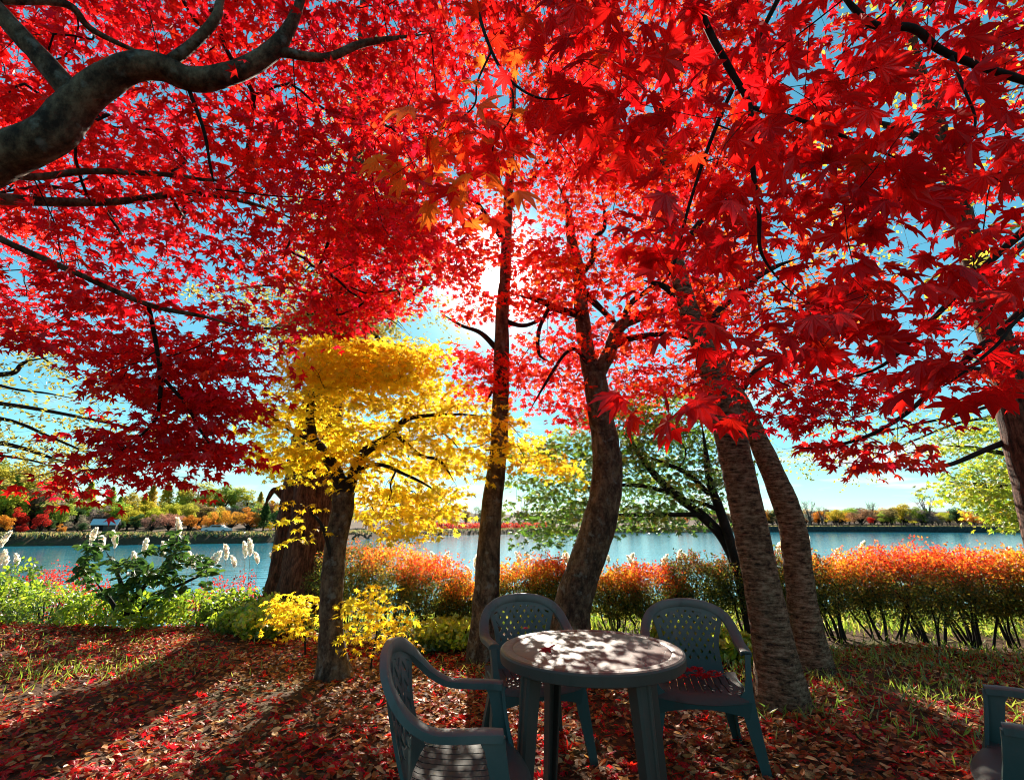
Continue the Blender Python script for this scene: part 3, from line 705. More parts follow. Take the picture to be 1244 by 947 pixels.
# ---- tall tree at the right edge, bare trunk and a leafy side
rng = np.random.default_rng(28)
t_, Q = tree('cherry_tree', 'upright rough barked tree at the end of the hedge beyond the slatted chair', [(1322, 838, 52), (1290, 715, 44), (1262, 610, 40), (1238, 520, 36), (1222, 450, 33), (1200, 380, 30), (1170, 270, 24), (1140, 160, 19), (1110, 60, 12), (1090, -60, 7)], 5.3, 'larch_bark', sides=22, amp=.09, freq=6)
roots = [Q[50:, :3]]
for rows in ([(1240, 530, 10), (1200, 545, 7), (1150, 565, 5), (1120, 560, 3)], [(1225, 460, 12), (1180, 450, 9), (1120, 470, 6), (1060, 490, 4)], [(1150, 190, 12), (1100, 160, 9), (1030, 140, 5)], [(1190, 350, 10), (1240, 300, 8), (1290, 260, 5)]): roots.append(limbY(t_, rows, 5.4, 'twig_bark', sides=8))
C = np.vstack((region([(960, -120), (1320, -120), (1320, 330), (1200, 400), (1000, 330)], 200, 5.2, 8.5, rng, 1.0),))
crown(t_, np.vstack(roots), C, [(.40, .30, .03), (.30, .30, .04), (.5, .36, .03), (.45, .1, .02)], [.3, .3, .3, .1], 14, .3, .08, 0)

# ---- green maple with dark stems between the cherry and the forked maple
rng = np.random.default_rng(29)
GR = [(.055, .13, .010), (.09, .18, .012), (.20, .26, .014), (.035, .085, .008), (.42, .36, .02)]
t_, Q = tree('maple_tree', 'green maple with thin dark forked stems leaning over the hedge', [(925, 800, 20), (915, 760, 19), (905, 720, 17), (897, 690, 16), (880, 655, 13), (855, 628, 12), (820, 600, 10), (790, 570, 8), (765, 535, 6)], 6.3, 'twig_bark', sides=12, amp=.07)
roots = [Q[30:, :3]]
for rows in ([(900, 700, 14), (888, 660, 12), (875, 620, 11), (862, 585, 9), (857, 545, 7), (852, 510, 5)], [(862, 600, 7), (835, 575, 6), (800, 560, 5), (760, 545, 3)], [(820, 600, 6), (780, 590, 5), (730, 590, 4), (680, 600, 3)], [(850, 625, 6), (790, 625, 5), (720, 625, 3)], [(875, 620, 6), (850, 610, 5), (830, 605, 3)]):
    roots.append(limbY(t_, rows, 6.2, 'twig_bark', sides=8))
roots = np.vstack(roots)
C = np.vstack((region([(620, 560), (690, 520), (760, 480), (860, 520), (890, 560), (880, 620), (830, 640), (760, 645), (700, 640), (660, 665), (620, 610)], 470, 5.6, 8.0, rng, .9, 1.4),
               region([(760, 460), (860, 470), (880, 540), (780, 540)], 60, 6.0, 8.5, rng, .6)))
twigs(t_, roots, C, rng, seg=.22)
pos, T, Nn, s, idx = sprays(C, 19, .30, .090, rng)
cut_leaves(t_, 'leaf', pos, T, Nn, s, colour_by_cluster(idx, len(C), GR, rng, [.3, .3, .15, .2, .05]), M['green'], TPL_HI, TPL_LO, 120, rng)

# ---- yellow-green maple spreading in from the right shore
t_, Q = tree('maple_tree', 'spreading yellow green maple at the lakeside beyond the far end of the hedge', [(1330, 700, 24), (1318, 650, 20), (1300, 600, 16), (1285, 540, 10), (1275, 480, 6)], 7.4, 'twig_bark', sides=12)
roots = [Q[8:, :3]]
for rows in ([(1315, 640, 10), (1270, 600, 8), (1210, 590, 6), (1150, 585, 4)], [(1300, 595, 9), (1250, 560, 7), (1190, 545, 5), (1140, 540, 3)], [(1318, 660, 8), (1270, 640, 6), (1220, 630, 4)]): roots.append(limbY(t_, rows, 7.3, 'twig_bark', sides=7))
C = np.vstack((region([(1150, 580), (1200, 555), (1400, 540), (1400, 650), (1244, 640), (1215, 640), (1190, 610), (1135, 600)], 430, 6.2, 8.5, rng, .5, 1.4),
               region([(1130, 525), (1180, 505), (1400, 470), (1400, 560), (1180, 560)], 160, 6.5, 9, rng, .8)))
twigs(t_, np.vstack(roots), C, rng)
pos, T, Nn, s, idx = sprays(C, 22, .32, .088, rng, flat=.4)
c_ = colour_by_cluster(idx, len(C), [(.22, .32, .02), (.34, .38, .02), (.50, .40, .02), (.15, .22, .015), (.55, .30, .02)], rng, [.3, .3, .15, .15, .1])
cut_leaves(t_, 'leaf', pos, T, Nn, s, c_, M['green'], TPL_HI, TPL_LO, 100, rng)

# ---- sparse twiggy larches: left edge and right of the cherries
rng = np.random.default_rng(30)
def sparse_larch(label, X, limbs, Y, nC, dens, size, pal):
    t_ = thing('larch_tree', (X[0], X[1], float(height(X[0], X[1]))), label, 'tree')
    top_ = np.array((X[0], X[1], 9.0)); pts = np.linspace(np.array((X[0], X[1], float(height(X[0], X[1])) - .1)), top_, 14)
    part('trunk', *bark_tube(pts, np.linspace(.2, .05, 14), 14, .08, 5, .3), M['larch_bark'], t_, smooth=True)
    rts = []
    for rows in limbs: rts.append(limbY(t_, [(a, b, w * .55) for a, b, w in rows], Y, 'twig_bark', sides=7))
    rts = np.vstack(rts); C = rts[rng.choice(len(rts), nC)] + rng.normal(0, .22, (nC, 3)) * (1, 1, .7)
    twigs(t_, rts, C, rng, seg=.12, tip_r=.0014, bend=.12)
    pos, T, Nn, s, idx = sprays(C, dens, .2, size, rng, flat=.8, tilt=1.0)
    V, F, cc = leaf_mesh(pos, T, Nn, s, colour_by_cluster(idx, nC, pal, rng), TPL_DIA, rng=rng)
    tag(part('foliage', V, F, M['green'], t_, cc), kind='stuff')
pL = PY(-420, 700, 6.2)
sparse_larch('sparse larch reaching arched dark boughs over the green shrub by the water', pL, (
    [(-420, 470, 20), (-120, 480, 12), (0, 490, 9), (90, 505, 7), (170, 522, 4), (200, 530, 2)],
    [(-420, 500, 20), (-120, 500, 11), (0, 508, 8), (60, 530, 6), (110, 552, 4), (140, 568, 2)],
    [(-420, 520, 22), (-120, 525, 12), (0, 538, 10), (60, 555, 7), (100, 572, 4)],
    [(-420, 540, 18), (-120, 540, 9), (0, 553, 6), (50, 562, 4), (75, 575, 2)],
    [(-420, 400, 18), (-100, 430, 9), (0, 468, 6), (60, 478, 4), (120, 490, 2)],
    [(-420, 380, 20), (-140, 440, 13), (0, 455, 12), (30, 440, 8), (70, 432, 4)],
    [(-420, 340, 18), (-100, 390, 9), (0, 400, 7), (60, 440, 4), (110, 470, 2)]), 6.0, 330, 13, .062, [(.30, .26, .04), (.22, .22, .05), (.36, .26, .03)])
pR = PY(1480, 700, 7.8)
sparse_larch('sparse larch with bare arching twigs hanging above the lake beside the darker slender cherry', pR, (
    [(1480, 420, 16), (1300, 460, 9), (1180, 500, 7), (1090, 520, 5), (1000, 545, 4), (950, 548, 2)],
    [(1480, 470, 16), (1300, 500, 8), (1180, 510, 6), (1110, 535, 4), (1050, 560, 3), (990, 562, 2)],
    [(1480, 380, 16), (1250, 420, 8), (1130, 470, 5), (1060, 500, 3), (1000, 520, 2)]), 7.4, 190, 13, .055, [(.34, .32, .04), (.24, .26, .05), (.40, .34, .03)])

# ------------------------------------------------------------------ hedge shrubs
rng = np.random.default_rng(40)
def shrub(name, label, group, x, y, h, w, cols_lo, cols_hi, n, leaf=.03, mat='leaf', nst=6, tpl=TPL_DIA, cat='shrub', bottom=.42, red_from=.72, stems='twig_bark', shoots=0.0):
    gz = float(height(x, y)); t_ = thing(name, (x, y, gz), label, cat, group)
    tips = []
    for k in range(nst):
        a = rng.uniform(0, 6.28); o = w * .22 * rng.uniform(.2, 1); e = w * .42 * rng.uniform(.3, 1)
        p0 = np.array((x + o * math.cos(a) * .6, y + o * math.sin(a) * .6, gz - .04)); p3 = np.array((x + e * math.cos(a), y + e * math.sin(a), gz + h * rng.uniform(.6, .82)))
        pts = catmull(np.array([p0, p0 * .6 + p3 * .4 + rng.normal(0, .03, 3), p0 * .25 + p3 * .75 + rng.normal(0, .03, 3), p3]), 3)
        part('stem', *tube(pts, np.linspace(.016, .005, len(pts)) * rng.uniform(.6, 1.2), 5), M[stems], t_, smooth=True); tips.append(pts[2:])
    tips = np.vstack(tips)
    k = n; u = rng.normal(0, 1, (k, 3)); u = unit(u); r_ = rng.uniform(.35, 1, k) ** .5
    lump = np.array([1 + .5 * mnoise.noise(Vector((q * 1.8 + np.array((x, y, 0)) * 1.7))) for q in u])
    C = u * (r_ * lump)[:, None] * (w / 2, w / 2, h * (1 - bottom) / 2) + (x, y, gz + h * (bottom + (1 - bottom) / 2))
    if shoots:
        j_ = rng.choice(k, int(k * shoots)); g0 = rng.integers(0, 60, len(j_)); a0 = rng.uniform(0, 6.28, 60); r0 = np.sqrt(rng.uniform(0, .8, 60)); up0 = rng.uniform(.05, .17, 60)
        C[j_] = np.stack((x + w / 2 * r0 * np.cos(a0), y + w / 2 * r0 * np.sin(a0), gz + h * (.98 - .25 * r0 ** 3)), 1)[g0] + np.stack((rng.normal(0, .014, len(j_)), rng.normal(0, .014, len(j_)), up0[g0] * rng.uniform(-.5, 1, len(j_))), 1)
    nt_ = max(40, k // 60); tw = C[rng.choice(k, nt_)]
    twigs(t_, tips, tw, rng, seg=.1, tip_r=.0012, rmax=.005, mat=stems)
    v = (C[:, 2] - gz) / h + rng.normal(0, .07, k); f = sstep(red_from - .14, red_from + .16, v)[:, None]
    cc = palette(cols_lo, k, rng, .25) * (1 - f) + palette(cols_hi, k, rng, .2) * f
    T = unit(rng.normal(0, 1, (k, 3)) + (0, 0, .5)); Nn = unit(rng.normal(0, .7, (k, 3)) + (0, 0, .6))
    V, F, cf = leaf_mesh(C, T, Nn, leaf * rng.uniform(.7, 1.35, k), cc, tpl, rng=rng)
    tag(part('foliage', V, F, M[mat], t_, cf), kind='stuff')
    # upright shoots on top
    return t_
LO_G = [(.035, .065, .012), (.05, .085, .014), (.08, .10, .014), (.20, .17, .016), (.14, .12, .015)]
HI_R = [(.62, .05, .012), (.66, .12, .012), (.55, .02, .014), (.60, .22, .016)]
HI_O = [(.62, .16, .014), (.60, .26, .016), (.58, .07, .012), (.45, .28, .02)]
HI_D = [(.25, .08, .016), (.12, .10, .014), (.35, .05, .014), (.09, .10, .014)]
hed = [(432, 668, 6.9, .9, HI_D, 'dull'), (478, 672, 6.7, 1.0, HI_O, 'orange'), (525, 685, 6.6, .85, HI_R, 'red'), (567, 712, 6.5, .62, HI_O, 'orange'), (640, 690, 6.4, .9, HI_O, 'orange'), (672, 684, 6.7, .7, HI_R, 'red'),
       (745, 698, 6.5, .8, HI_O, 'orange'), (790, 694, 6.5, .85, HI_R, 'red'), (845, 682, 6.5, .8, HI_D, 'dull'), (905, 676, 6.4, .9, HI_D, 'dull'), (955, 680, 6.3, .8, HI_D, 'dull'), (1010, 684, 6.2, .9, HI_O, 'orange'),
       (1062, 676, 6.1, .9, HI_R, 'red'), (1112, 670, 6.0, .95, HI_R, 'red'), (1165, 678, 6.0, .9, HI_R, 'red'), (1215, 676, 5.95, .9, HI_O, 'orange'), (1265, 674, 5.9, .95, HI_O, 'orange'), (1325, 670, 5.9, 1.0, HI_R, 'red')]
lab = ['bronze green hedge shrub behind the trunk of the yellow maple', 'orange topped hedge shrub, first beyond the yellow maple trunk', 'bright red topped hedge shrub above the yellow sapling', 'low orange hedge shrub in the dip beside the slim straight trunk',
       'orange topped hedge shrub directly behind the back of the chair by the slim trunk', 'small red topped hedge shrub touching the curved lichen trunk', 'orange topped hedge shrub just past the curved lichen trunk', 'red topped hedge shrub directly behind the chair with the leaf heap',
       'dull green hedge shrub between the leaf heap chair and the thin dark stems', 'dull green and bronze hedge shrub behind the thick cherry', 'dull bronze hedge shrub seen between the two cherry trunks', 'orange topped hedge shrub next to the slender cherry trunk',
       'red topped hedge shrub, second from the slender cherry trunk', 'tallest bright red topped hedge shrub, third from the slender cherry', 'red topped hedge shrub, fourth from the slender cherry', 'orange topped hedge shrub, fifth from the slender cherry', 'orange hedge shrub, sixth from the slender cherry, near the rough barked tree', 'red hedge shrub at the end of the row by the rough barked tree']
for lb, (px, py, Y_, w, hi, k) in zip(lab, hed):
    p = PY(px, py, Y_); w *= 1.0
    shrub('hedge_shrub', lb, 'hedge shrubs along the lake', p[0], Y_, max(.5, p[2] - float(height(p[0], Y_)) + .05), w * 1.2 * rng.uniform(.9, 1.1), LO_G, hi, 9800, .031, red_from=.78 if k != 'dull' else .84, bottom=.24, shoots=.07, nst=9)
for px, py, Y_, w in ((40, 690, 9.6, 1.1), (75, 682, 10.2, 1.2), (110, 690, 9.8, .9), (250, 706, 8.8, .9), (300, 702, 9.0, 1.0)):
    p = PY(px, py, Y_); g_ = float(height(p[0], Y_))
    shrub('red_shrub', 'low red leaved shrub at the water behind the green undergrowth', 'red shrubs at the water', p[0], Y_, max(.45, p[2] - g_), w, [(.5, .06, .015), (.4, .03, .015)], [(.5, .025, .010), (.42, .02, .015)], 3500, .045, bottom=.2)
LIME = [(.22, .32, .018), (.32, .40, .02), (.42, .44, .025), (.14, .22, .015)]
und = [(8, 712, 7.6, 1.0, 0), (60, 722, 7.4, 1.0, 0), (120, 728, 7.3, .9, 0), (180, 732, 7.2, .9, 0), (235, 725, 7.3, 1.0, 0), (285, 728, 7.3, .9, 0), (330, 735, 7.0, .8, 1), (-50, 705, 7.8, 1.1, 0), (25, 690, 8.2, .9, 0), (320, 762, 6.3, .6, 1), (290, 752, 6.6, .7, 0), (345, 745, 6.6, .6, 1), (560, 772, 6.0, .8, 1), (530, 775, 5.9, .55, 1), (850, 772, 5.6, .65, 1), (885, 778, 5.4, .55, 1), (655, 770, 6.0, .5, 1), (812, 770, 5.9, .4, 1)]
ulab = {560: 'pale leafy plant between the yellow sapling and the slim straight trunk', 530: 'small pale leafy plant at the back of the sideways chair', 850: 'pale leafy plant beside the chair with the leaf heap', 885: 'small pale leafy plant at the foot of the thick cherry', 655: 'pale leafy plant behind the round table between the two trunks', 812: 'small pale leafy plant behind the chair with the leaf heap', 330: 'pale leafy plant at the foot of the thick larch', 320: 'low pale plant on the leaf litter in front of the larch', 345: 'pale plant beside the sapling at the larch'}
for px, py, Y_, w, k in und:
    p = PY(px, py, Y_); g_ = float(height(p[0], Y_))
    shrub('leafy_plant', ulab.get(px, 'lime green leafy undergrowth plant between the leaf litter and the water'), ('lime undergrowth by the water', 'pale plants among the trunks')[k], p[0], Y_, max(.3, p[2] - g_ + .12), w, (LIME, [(.08, .13, .015), (.14, .20, .018)], LIME)[int(rng.integers(3))], [(LIME, [(.12, .2, .016), (.28, .36, .02)])[int(rng.integers(2))], [(.42, .46, .03), (.50, .44, .04)]][k], 1300, rng.uniform(.05, .095), 'green', 4, TPL_OVAL, 'plant', -.05, .6)
# broad leaved evergreen
p = PY(190, 660, 7.1)
t_ = thing('evergreen_shrub', (p[0], 7.1, 0), 'tall shrub with broad glossy dark green leaves and a leading shoot', 'shrub')
roots = []
for rows in ([(150, 752, 8), (152, 725, 6), (140, 690, 4), (128, 668, 3)], [(152, 752, 8), (165, 725, 6), (195, 690, 4), (215, 668, 3), (222, 645, 2)], [(148, 752, 7), (135, 730, 5), (115, 705, 3)], [(155, 750, 6), (190, 725, 5), (240, 700, 3), (262, 690, 2)]):
    roots.append(limbY(t_, rows, 7.1, 'twig_bark', sides=7, name='stem'))
roots = np.vstack(roots)
C = np.vstack((region([(105, 660), (135, 645), (160, 680), (190, 660), (205, 665), (250, 680), (265, 695), (240, 715), (190, 730), (110, 720), (95, 700)], 62, 6.2, 6.9, rng, .3), np.array([P(215, 665, 6.5), P(218, 655, 6.5), P(222, 648, 6.5), P(212, 660, 6.5)])))
twigs(t_, roots, C, rng, seg=.12)
pos, T, Nn, s, idx = sprays(C, 15, .14, .115, rng, flat=1.0, tilt=.7)
cut_leaves(t_, 'leaf', pos, T, Nn, s, palette([(.03, .075, .012), (.045, .10, .016), (.08, .14, .02)], len(pos), rng), M['glossgreen'], TPL_OVAL3, TPL_OVAL3, 200, rng)

# ------------------------------------------------------------------ plume reeds
rng = np.random.default_rng(41)
def reed_meshes(h, dens=150):
    pts = catmull(np.array([(0, 0, 0), (.01, 0, h * .4), (.03, .01, h * .8), (.07, .02, h)]), 4)
    st = tube(pts, np.linspace(.005, .0018, len(pts)), 4)
    k = dens; u = rng.uniform(0, 1, k); c = np.stack((.05 + .08 * u * u, np.full(k, .015), h * .93 + .17 * u), 1); wd = .034 * np.sin(math.pi * np.clip(u, .05, 1)) ** .7 + .004
    a = rng.uniform(0, 6.28, k); pos = c + np.stack((np.cos(a) * wd, np.sin(a) * wd, np.zeros(k)), 1) * rng.uniform(.3, 1, k)[:, None]
    T = unit(np.stack((np.cos(a) * .6, np.sin(a) * .6, np.ones(k)), 1) + rng.normal(0, .2, (k, 3))); Nn = unit(rng.normal(0, 1, (k, 3)))
    pl = leaf_mesh(pos, T, Nn, np.full(k, .045), palette([(.78, .72, .62), (.82, .78, .70), (.66, .56, .44)], k, rng), TPL_DIA, rng=rng)
    bl = []
    for q in range(5):
        a = rng.uniform(0, 6.28); L = h * rng.uniform(.4, .75); z0 = rng.uniform(0, .5) * h
        f = lambda u, v: (math.cos(a) * v * L * .5 - math.sin(a) * u * .008 * (1 - v * .95), math.sin(a) * v * L * .5 + math.cos(a) * u * .008 * (1 - v * .95), z0 + L * (v * .9 - .55 * v * v))
        bl.append(slab(f, (-1, 1), np.linspace(0, 1, 6), .0015))
    return st, pl, bl
m, t, out = newmat('straw'); principled(t, out, ramp(t, noisen(t, 20), [(.3, (.25, .17, .07)), (.7, (.42, .32, .15))]), .8); M['straw'] = m
protos = []
for h in (1.5, 1.75, 1.3):
    st, pl, bl = reed_meshes(h)
    protos.append((mesh_data('stalk', *st, M['straw'], smooth=True), mesh_data('plume', pl[0], pl[1], M['plume'], pl[2]), [mesh_data('blade', *b_, M['straw']) for b_ in bl], h))
def reed(px, py, Y_, label, group):
    p = PY(px, py, Y_); g_ = max(float(height(p[0], Y_)), LAKE - .3); k = int(rng.integers(3)); st, pl, bl, h = protos[k]
    H = p[2] - g_; 
    t_ = thing('plume_reed', (p[0], Y_, g_), label, 'reed', group, rng.uniform(0, 6.28)); sc = H / (h * 1.1)
    t_.scale = (min(1.3, max(.75, sc)),) * 2 + (sc,)
    put('stalk', st, t_); put('plume', pl, t_)
    for b_ in bl: put('blade', b_, t_)
RL = ('feathery white plume reed at the water beside the evergreen shrub', 'white plume reeds beside the evergreen shrub')
for px, py in ((113, 632), (135, 640), (150, 638), (180, 648), (206, 650), (224, 622), (232, 665), (243, 664), (257, 660), (264, 662), (279, 655), (292, 665), (305, 652), (311, 648), (330, 655), (171, 664), (8, 660), (13, 665), (30, 662), (2, 636), (252, 668), (318, 660)):
    reed(px, py, 9.4 + rng.uniform(-.4, .6), *RL)
RM = ('thin pale plume reed on the bank behind the orange hedge shrubs', 'thin reeds behind the hedge, beside the slim straight trunk')
for px, py in ((532, 660), (538, 665), (550, 668), (528, 678), (575, 666), (634, 660), (648, 664), (575, 680), (690, 665), (684, 662), (695, 668), (742, 660), (762, 664), (770, 670), (800, 668), (820, 660), (836, 664), (620, 680), (560, 690)):
    reed(px, py, 9.6 + rng.uniform(-.5, .8), *RM)
RR = ('thin tan plume reed on the bank behind the hedge beyond the cherries', 'thin reeds behind the hedge beyond the cherries')
for px, py in ((938, 646), (946, 652), (952, 648), (975, 645), (1010, 658), (1028, 662), (1038, 650), (1055, 670), (992, 668), (1182, 660), (1212, 658), (1197, 664), (1140, 672), (1222, 668), (1100, 668)):
    reed(px, py, 9.4 + rng.uniform(-.4, .6), *RR)

# ------------------------------------------------------------------ far shore
rng = np.random.default_rng(42)
def far_proto(kind, n=700):
    """unit tree, height 1: crown of clumped leaf faces and a trunk with limbs"""
    L = []; mb = MB()
    if kind == 'cone':
        u = rng.uniform(0, 1, n) ** .8; z = .12 + .88 * u; r_ = .24 * (1 - u) ** .7 + .012; a = rng.uniform(0, 6.28, n); ring = .8 + .2 * np.sin(z * 43 + 2 * a)
        rr = r_ * np.sqrt(rng.uniform(.1, 1, n)) * ring * rng.uniform(.7, 1.25, n); L = np.stack((rr * np.cos(a), rr * np.sin(a), z), 1); sz = .045
        mb.add(*tube(np.array([(0, 0, -.03), (0, 0, .5), (0, 0, .98)]), (.022, .014, .003), 6))
        for k in range(14):
            zz = rng.uniform(.15, .8); a_ = rng.uniform(0, 6.28); mb.add(*tube(np.array([(0, 0, zz), (.15 * (1 - zz) * math.cos(a_), .15 * (1 - zz) * math.sin(a_), zz + .01)]), (.006, .002), 3))
    else:
        nb = {'round': 16, 'wide': 22, 'bare': 14}[kind]; rx = {'round': .34, 'wide': .62, 'bare': .36}[kind]
        cc = []
        for k in range(nb):
            a = rng.uniform(0, 6.28); q = math.sqrt(rng.uniform(0, 1)) * rx * .75; z = rng.uniform(.35, .85) - .3 * (q / rx) ** 2 * .6; cc.append((q * math.cos(a), q * math.sin(a), z))
            mb.add(*tube(catmull(np.array([(0, 0, .18 * rng.uniform(.5, 1.3)), (cc[-1][0] * .4, cc[-1][1] * .4, z * .6), cc[-1]]), 3), np.linspace(.018, .004, 7), 4))
        cc = np.array(cc); mb.add(*tube(np.array([(0, 0, -.03), (.01, 0, .2), (0, .01, .5)]), (.03, .024, .012), 6))
        if kind == 'bare':
            for k in range(70):
                c_ = cc[rng.integers(nb)]; e = c_ + rng.normal(0, .11, 3) + (0, 0, .08); mb.add(*tube(np.array([c_, (c_ + e) / 2 + rng.normal(0, .01, 3), e]), (.005, .004, .0015), 3))
        m_ = n if kind != 'bare' else 120; k = rng.integers(0, nb, m_); sg = .085 if kind != 'wide' else .10
        L = cc[k] + unit(rng.normal(0, 1, (m_, 3))) * (sg * rng.uniform(.3, 1.25, m_) ** .6)[:, None] * (1.3, 1.3, 1.0); sz = .036
    k = len(L); T = unit(rng.normal(0, 1, (k, 3))); Nn = unit(rng.normal(0, 1, (k, 3)))
    cv = np.repeat(rng.uniform(.6, 1.25, (k, 1)), 3, 1) * rng.uniform(.92, 1.08, (k, 3))
    lv = leaf_mesh(L, T, Nn, sz * rng.uniform(.7, 1.4, k), cv, TPL_OVAL if False else TPL_DIA, rng=rng)
    return mesh_data('trunk', *mb.get(), M['grey_twig' if kind == 'bare' else 'twig_bark'], smooth=True), mesh_data('crown', lv[0], lv[1], M['far'], lv[2])
FP = {k: [far_proto(k, n) for _ in range(3)] for k, n in (('cone', 2600), ('round', 3000), ('wide', 3600), ('bare', 0))}
def far_tree(px, top, dist_, kind, colr, label, group, wfac=1.0, name=None):
    """dist_ = metres behind the shoreline in that direction"""
    az = math.atan2(P(px, 640, 1)[0], P(px, 640, 1)[1]); r_ = float(np.interp(az, _sa, _sr)) + dist_; x, y = r_ * math.sin(az), r_ * math.cos(az)
    g_ = float(height(x, y)); H = PY(px, top, y)[2] - g_
    t_ = thing(name or {'cone': 'larch_tree', 'bare': 'bare_tree'}.get(kind, 'autumn_tree'), (x, y, g_), label, 'tree', group, rng.uniform(0, 6.28))
    H = max(H, 1.0); t_.scale = (H * wfac, H * wfac, H); tr, cr_ = FP[kind][int(rng.integers(3))]
    put('trunk', tr, t_); o = put('crown', cr_, t_); o.color = (*[c * rng.uniform(.85, 1.15) for c in colr], 1)
YL = (.42, .36, .04); YG = (.28, .32, .05); OR = (.50, .22, .03); RD = (.45, .03, .02); DG = (.05, .09, .03); BR_ = (.24, .15, .07); PK = (.30, .15, .10); GY = (.2, .17, .13)
gL = 'yellow larches on the near left wood slope'; lL = 'tall yellow larch in the wood across the lake behind the shed'
for px, top, d in ((-60, 540, 22), (-20, 548, 26), (20, 556, 22), (48, 572, 30), (75, 590, 34), (100, 588, 30), (128, 594, 36), (155, 596, 30), (178, 592, 36), (196, 588, 34), (215, 586, 36), (233, 584, 33), (250, 583, 36), (266, 585, 34), (280, 588, 36), (296, 593, 38), (312, 600, 40), (340, 604, 40), (36, 590, 18), (8, 580, 16), (140, 606, 24), (170, 602, 24)):
    far_tree(px, top - 3, d, 'round' if rng.uniform() < .65 else 'cone', YL if rng.uniform() < .6 else YG, lL, gL, 1.15, 'larch_tree')
for px in np.arange(-60, 345, 9.5):
    k = int(rng.choice(5, p=[.34, .26, .15, .15, .1])); nm = ('golden yellow', 'yellow green', 'grey', 'dark green', 'brown')[k]
    far_tree(px + rng.uniform(-4, 4), 612 - 9 * rng.uniform() - (22 if px < 45 else 0), rng.uniform(12, 30), 'round', (YL, YG, GY, DG, BR_)[k], nm + ' middle height tree in the mixed wood behind the shed', nm + ' trees of the wood behind the shed', 1.25)
gT = ' trees across the lake around the shed'
for px, top, d, kind, c, w, nm in ((5, 622, 6, 'round', OR, 1.2, 'orange'), (28, 634, 4, 'round', RD, 1.3, 'red'), (50, 614, 7, 'round', RD, .8, 'red'), (20, 612, 10, 'round', RD, .9, 'red'), (75, 634, 4, 'round', OR, 1.2, 'orange'), (185, 622, 6, 'wide', PK, 1.0, 'dusky pink'), (205, 618, 7, 'wide', PK, 1.0, 'dusky pink'), (232, 622, 6, 'round', OR, 1.2, 'orange'), (258, 618, 5, 'wide', OR, .8, 'orange'), (280, 614, 6, 'wide', OR, .9, 'orange'), (300, 612, 8, 'round', OR, 1.2, 'orange'), (95, 622, 9, 'wide', GY, 1.0, 'grey'), (115, 608, 16, 'wide', GY, .8, 'grey'), (145, 628, 10, 'round', DG, 1.2, 'dark green'), (165, 620, 9, 'round', DG, 1.1, 'dark green'), (75, 604, 20, 'round', GY, 1.1, 'grey'), (150, 612, 18, 'round', YG, 1.0, 'yellow green'), (178, 604, 18, 'round', YL, 1.0, 'yellow'), (100, 632, 6, 'round', DG, 1.2, 'dark green'), (320, 610, 10, 'cone', DG, 1.4, 'dark green'), (335, 616, 8, 'round', DG, 1.1, 'dark green'), (60, 628, 9, 'round', DG, 1.3, 'dark green'), (210, 606, 20, 'round', YL, 1.0, 'yellow'), (240, 604, 20, 'round', YG, 1.0, 'yellow green'), (125, 618, 16, 'round', BR_, 1.2, 'brown'), (-30, 612, 8, 'round', OR, 1.1, 'orange')):
    far_tree(px, top, d, kind, c, f'{nm} leaved {"spreading" if kind == "wide" else "rounded" if kind == "round" else "pointed"} tree on the wooded shore around the shed', nm + gT, w)
for px in range(350, 960, 13):
    k = rng.choice(4); c, nm = ((BR_, 'brown'), (DG, 'dark green'), (YG, 'yellow green'), (OR, 'rusty orange'))[k]
    far_tree(px + rng.uniform(-8, 8), 622 - 14 * abs(mnoise.noise(Vector((px * .02, 3, 1)))) - rng.uniform(0, 8), rng.uniform(14, 30), ('round', 'bare', 'wide')[int(rng.integers(3))] if nm != 'dark green' else 'round', c, f'{nm} tree across the water behind the red flowering strip', nm + ' trees across the middle of the lake', 1.1)
for px in np.arange(925, 1330, 4.5):
    k = rng.choice(5, p=[.3, .2, .2, .2, .1]); c, nm = ((BR_, 'brown'), (OR, 'rusty orange'), (YG, 'olive'), (GY, 'grey'), (YL, 'yellow'))[k]
    far_tree(px + rng.uniform(-4, 4), 625 - 8 * rng.uniform() - 4 * math.sin((px - 920) / 80), rng.uniform(10, 75), ('round', 'wide')[int(rng.integers(2))], c, f'small {nm} tree on the low hill beyond the dark embankment', nm + ' trees beyond the embankment', 1.5)
for px, top, d, kind, c, lb in ((1098, 607, 14, 'round', YL, 'tall yellow tree standing out above the embankment'), (1120, 612, 12, 'round', YG, 'yellow green tree beside the tall yellow one above the embankment'), (1130, 596, 12, 'bare', BR_, 'tall thin bare tree above the embankment'), (985, 604, 12, 'bare', GY, 'tall bare grey tree on the embankment behind the darker slender cherry'), (1000, 612, 12, 'bare', GY, 'short bare grey tree on the embankment'), (1062, 606, 30, 'bare', GY, 'wide bare tree on top of the low hill'), (1165, 612, 14, 'round', DG, 'dark green tree on the embankment beside the yellow green maple'), (1060, 626, 8, 'round', RD, 'small red shrub like tree behind the embankment fence')):
    far_tree(px, top, d, kind, c, lb, None, .9 if kind == 'bare' else 1.1)
def shore_pt(px, d, z=None):
    az = math.atan2(P(px, 640, 1)[0], P(px, 640, 1)[1]); r_ = float(np.interp(az, _sa, _sr)) + d; x, y = r_ * math.sin(az), r_ * math.cos(az)
    return np.array((x, y, float(height(x, y)) if z is None else z))
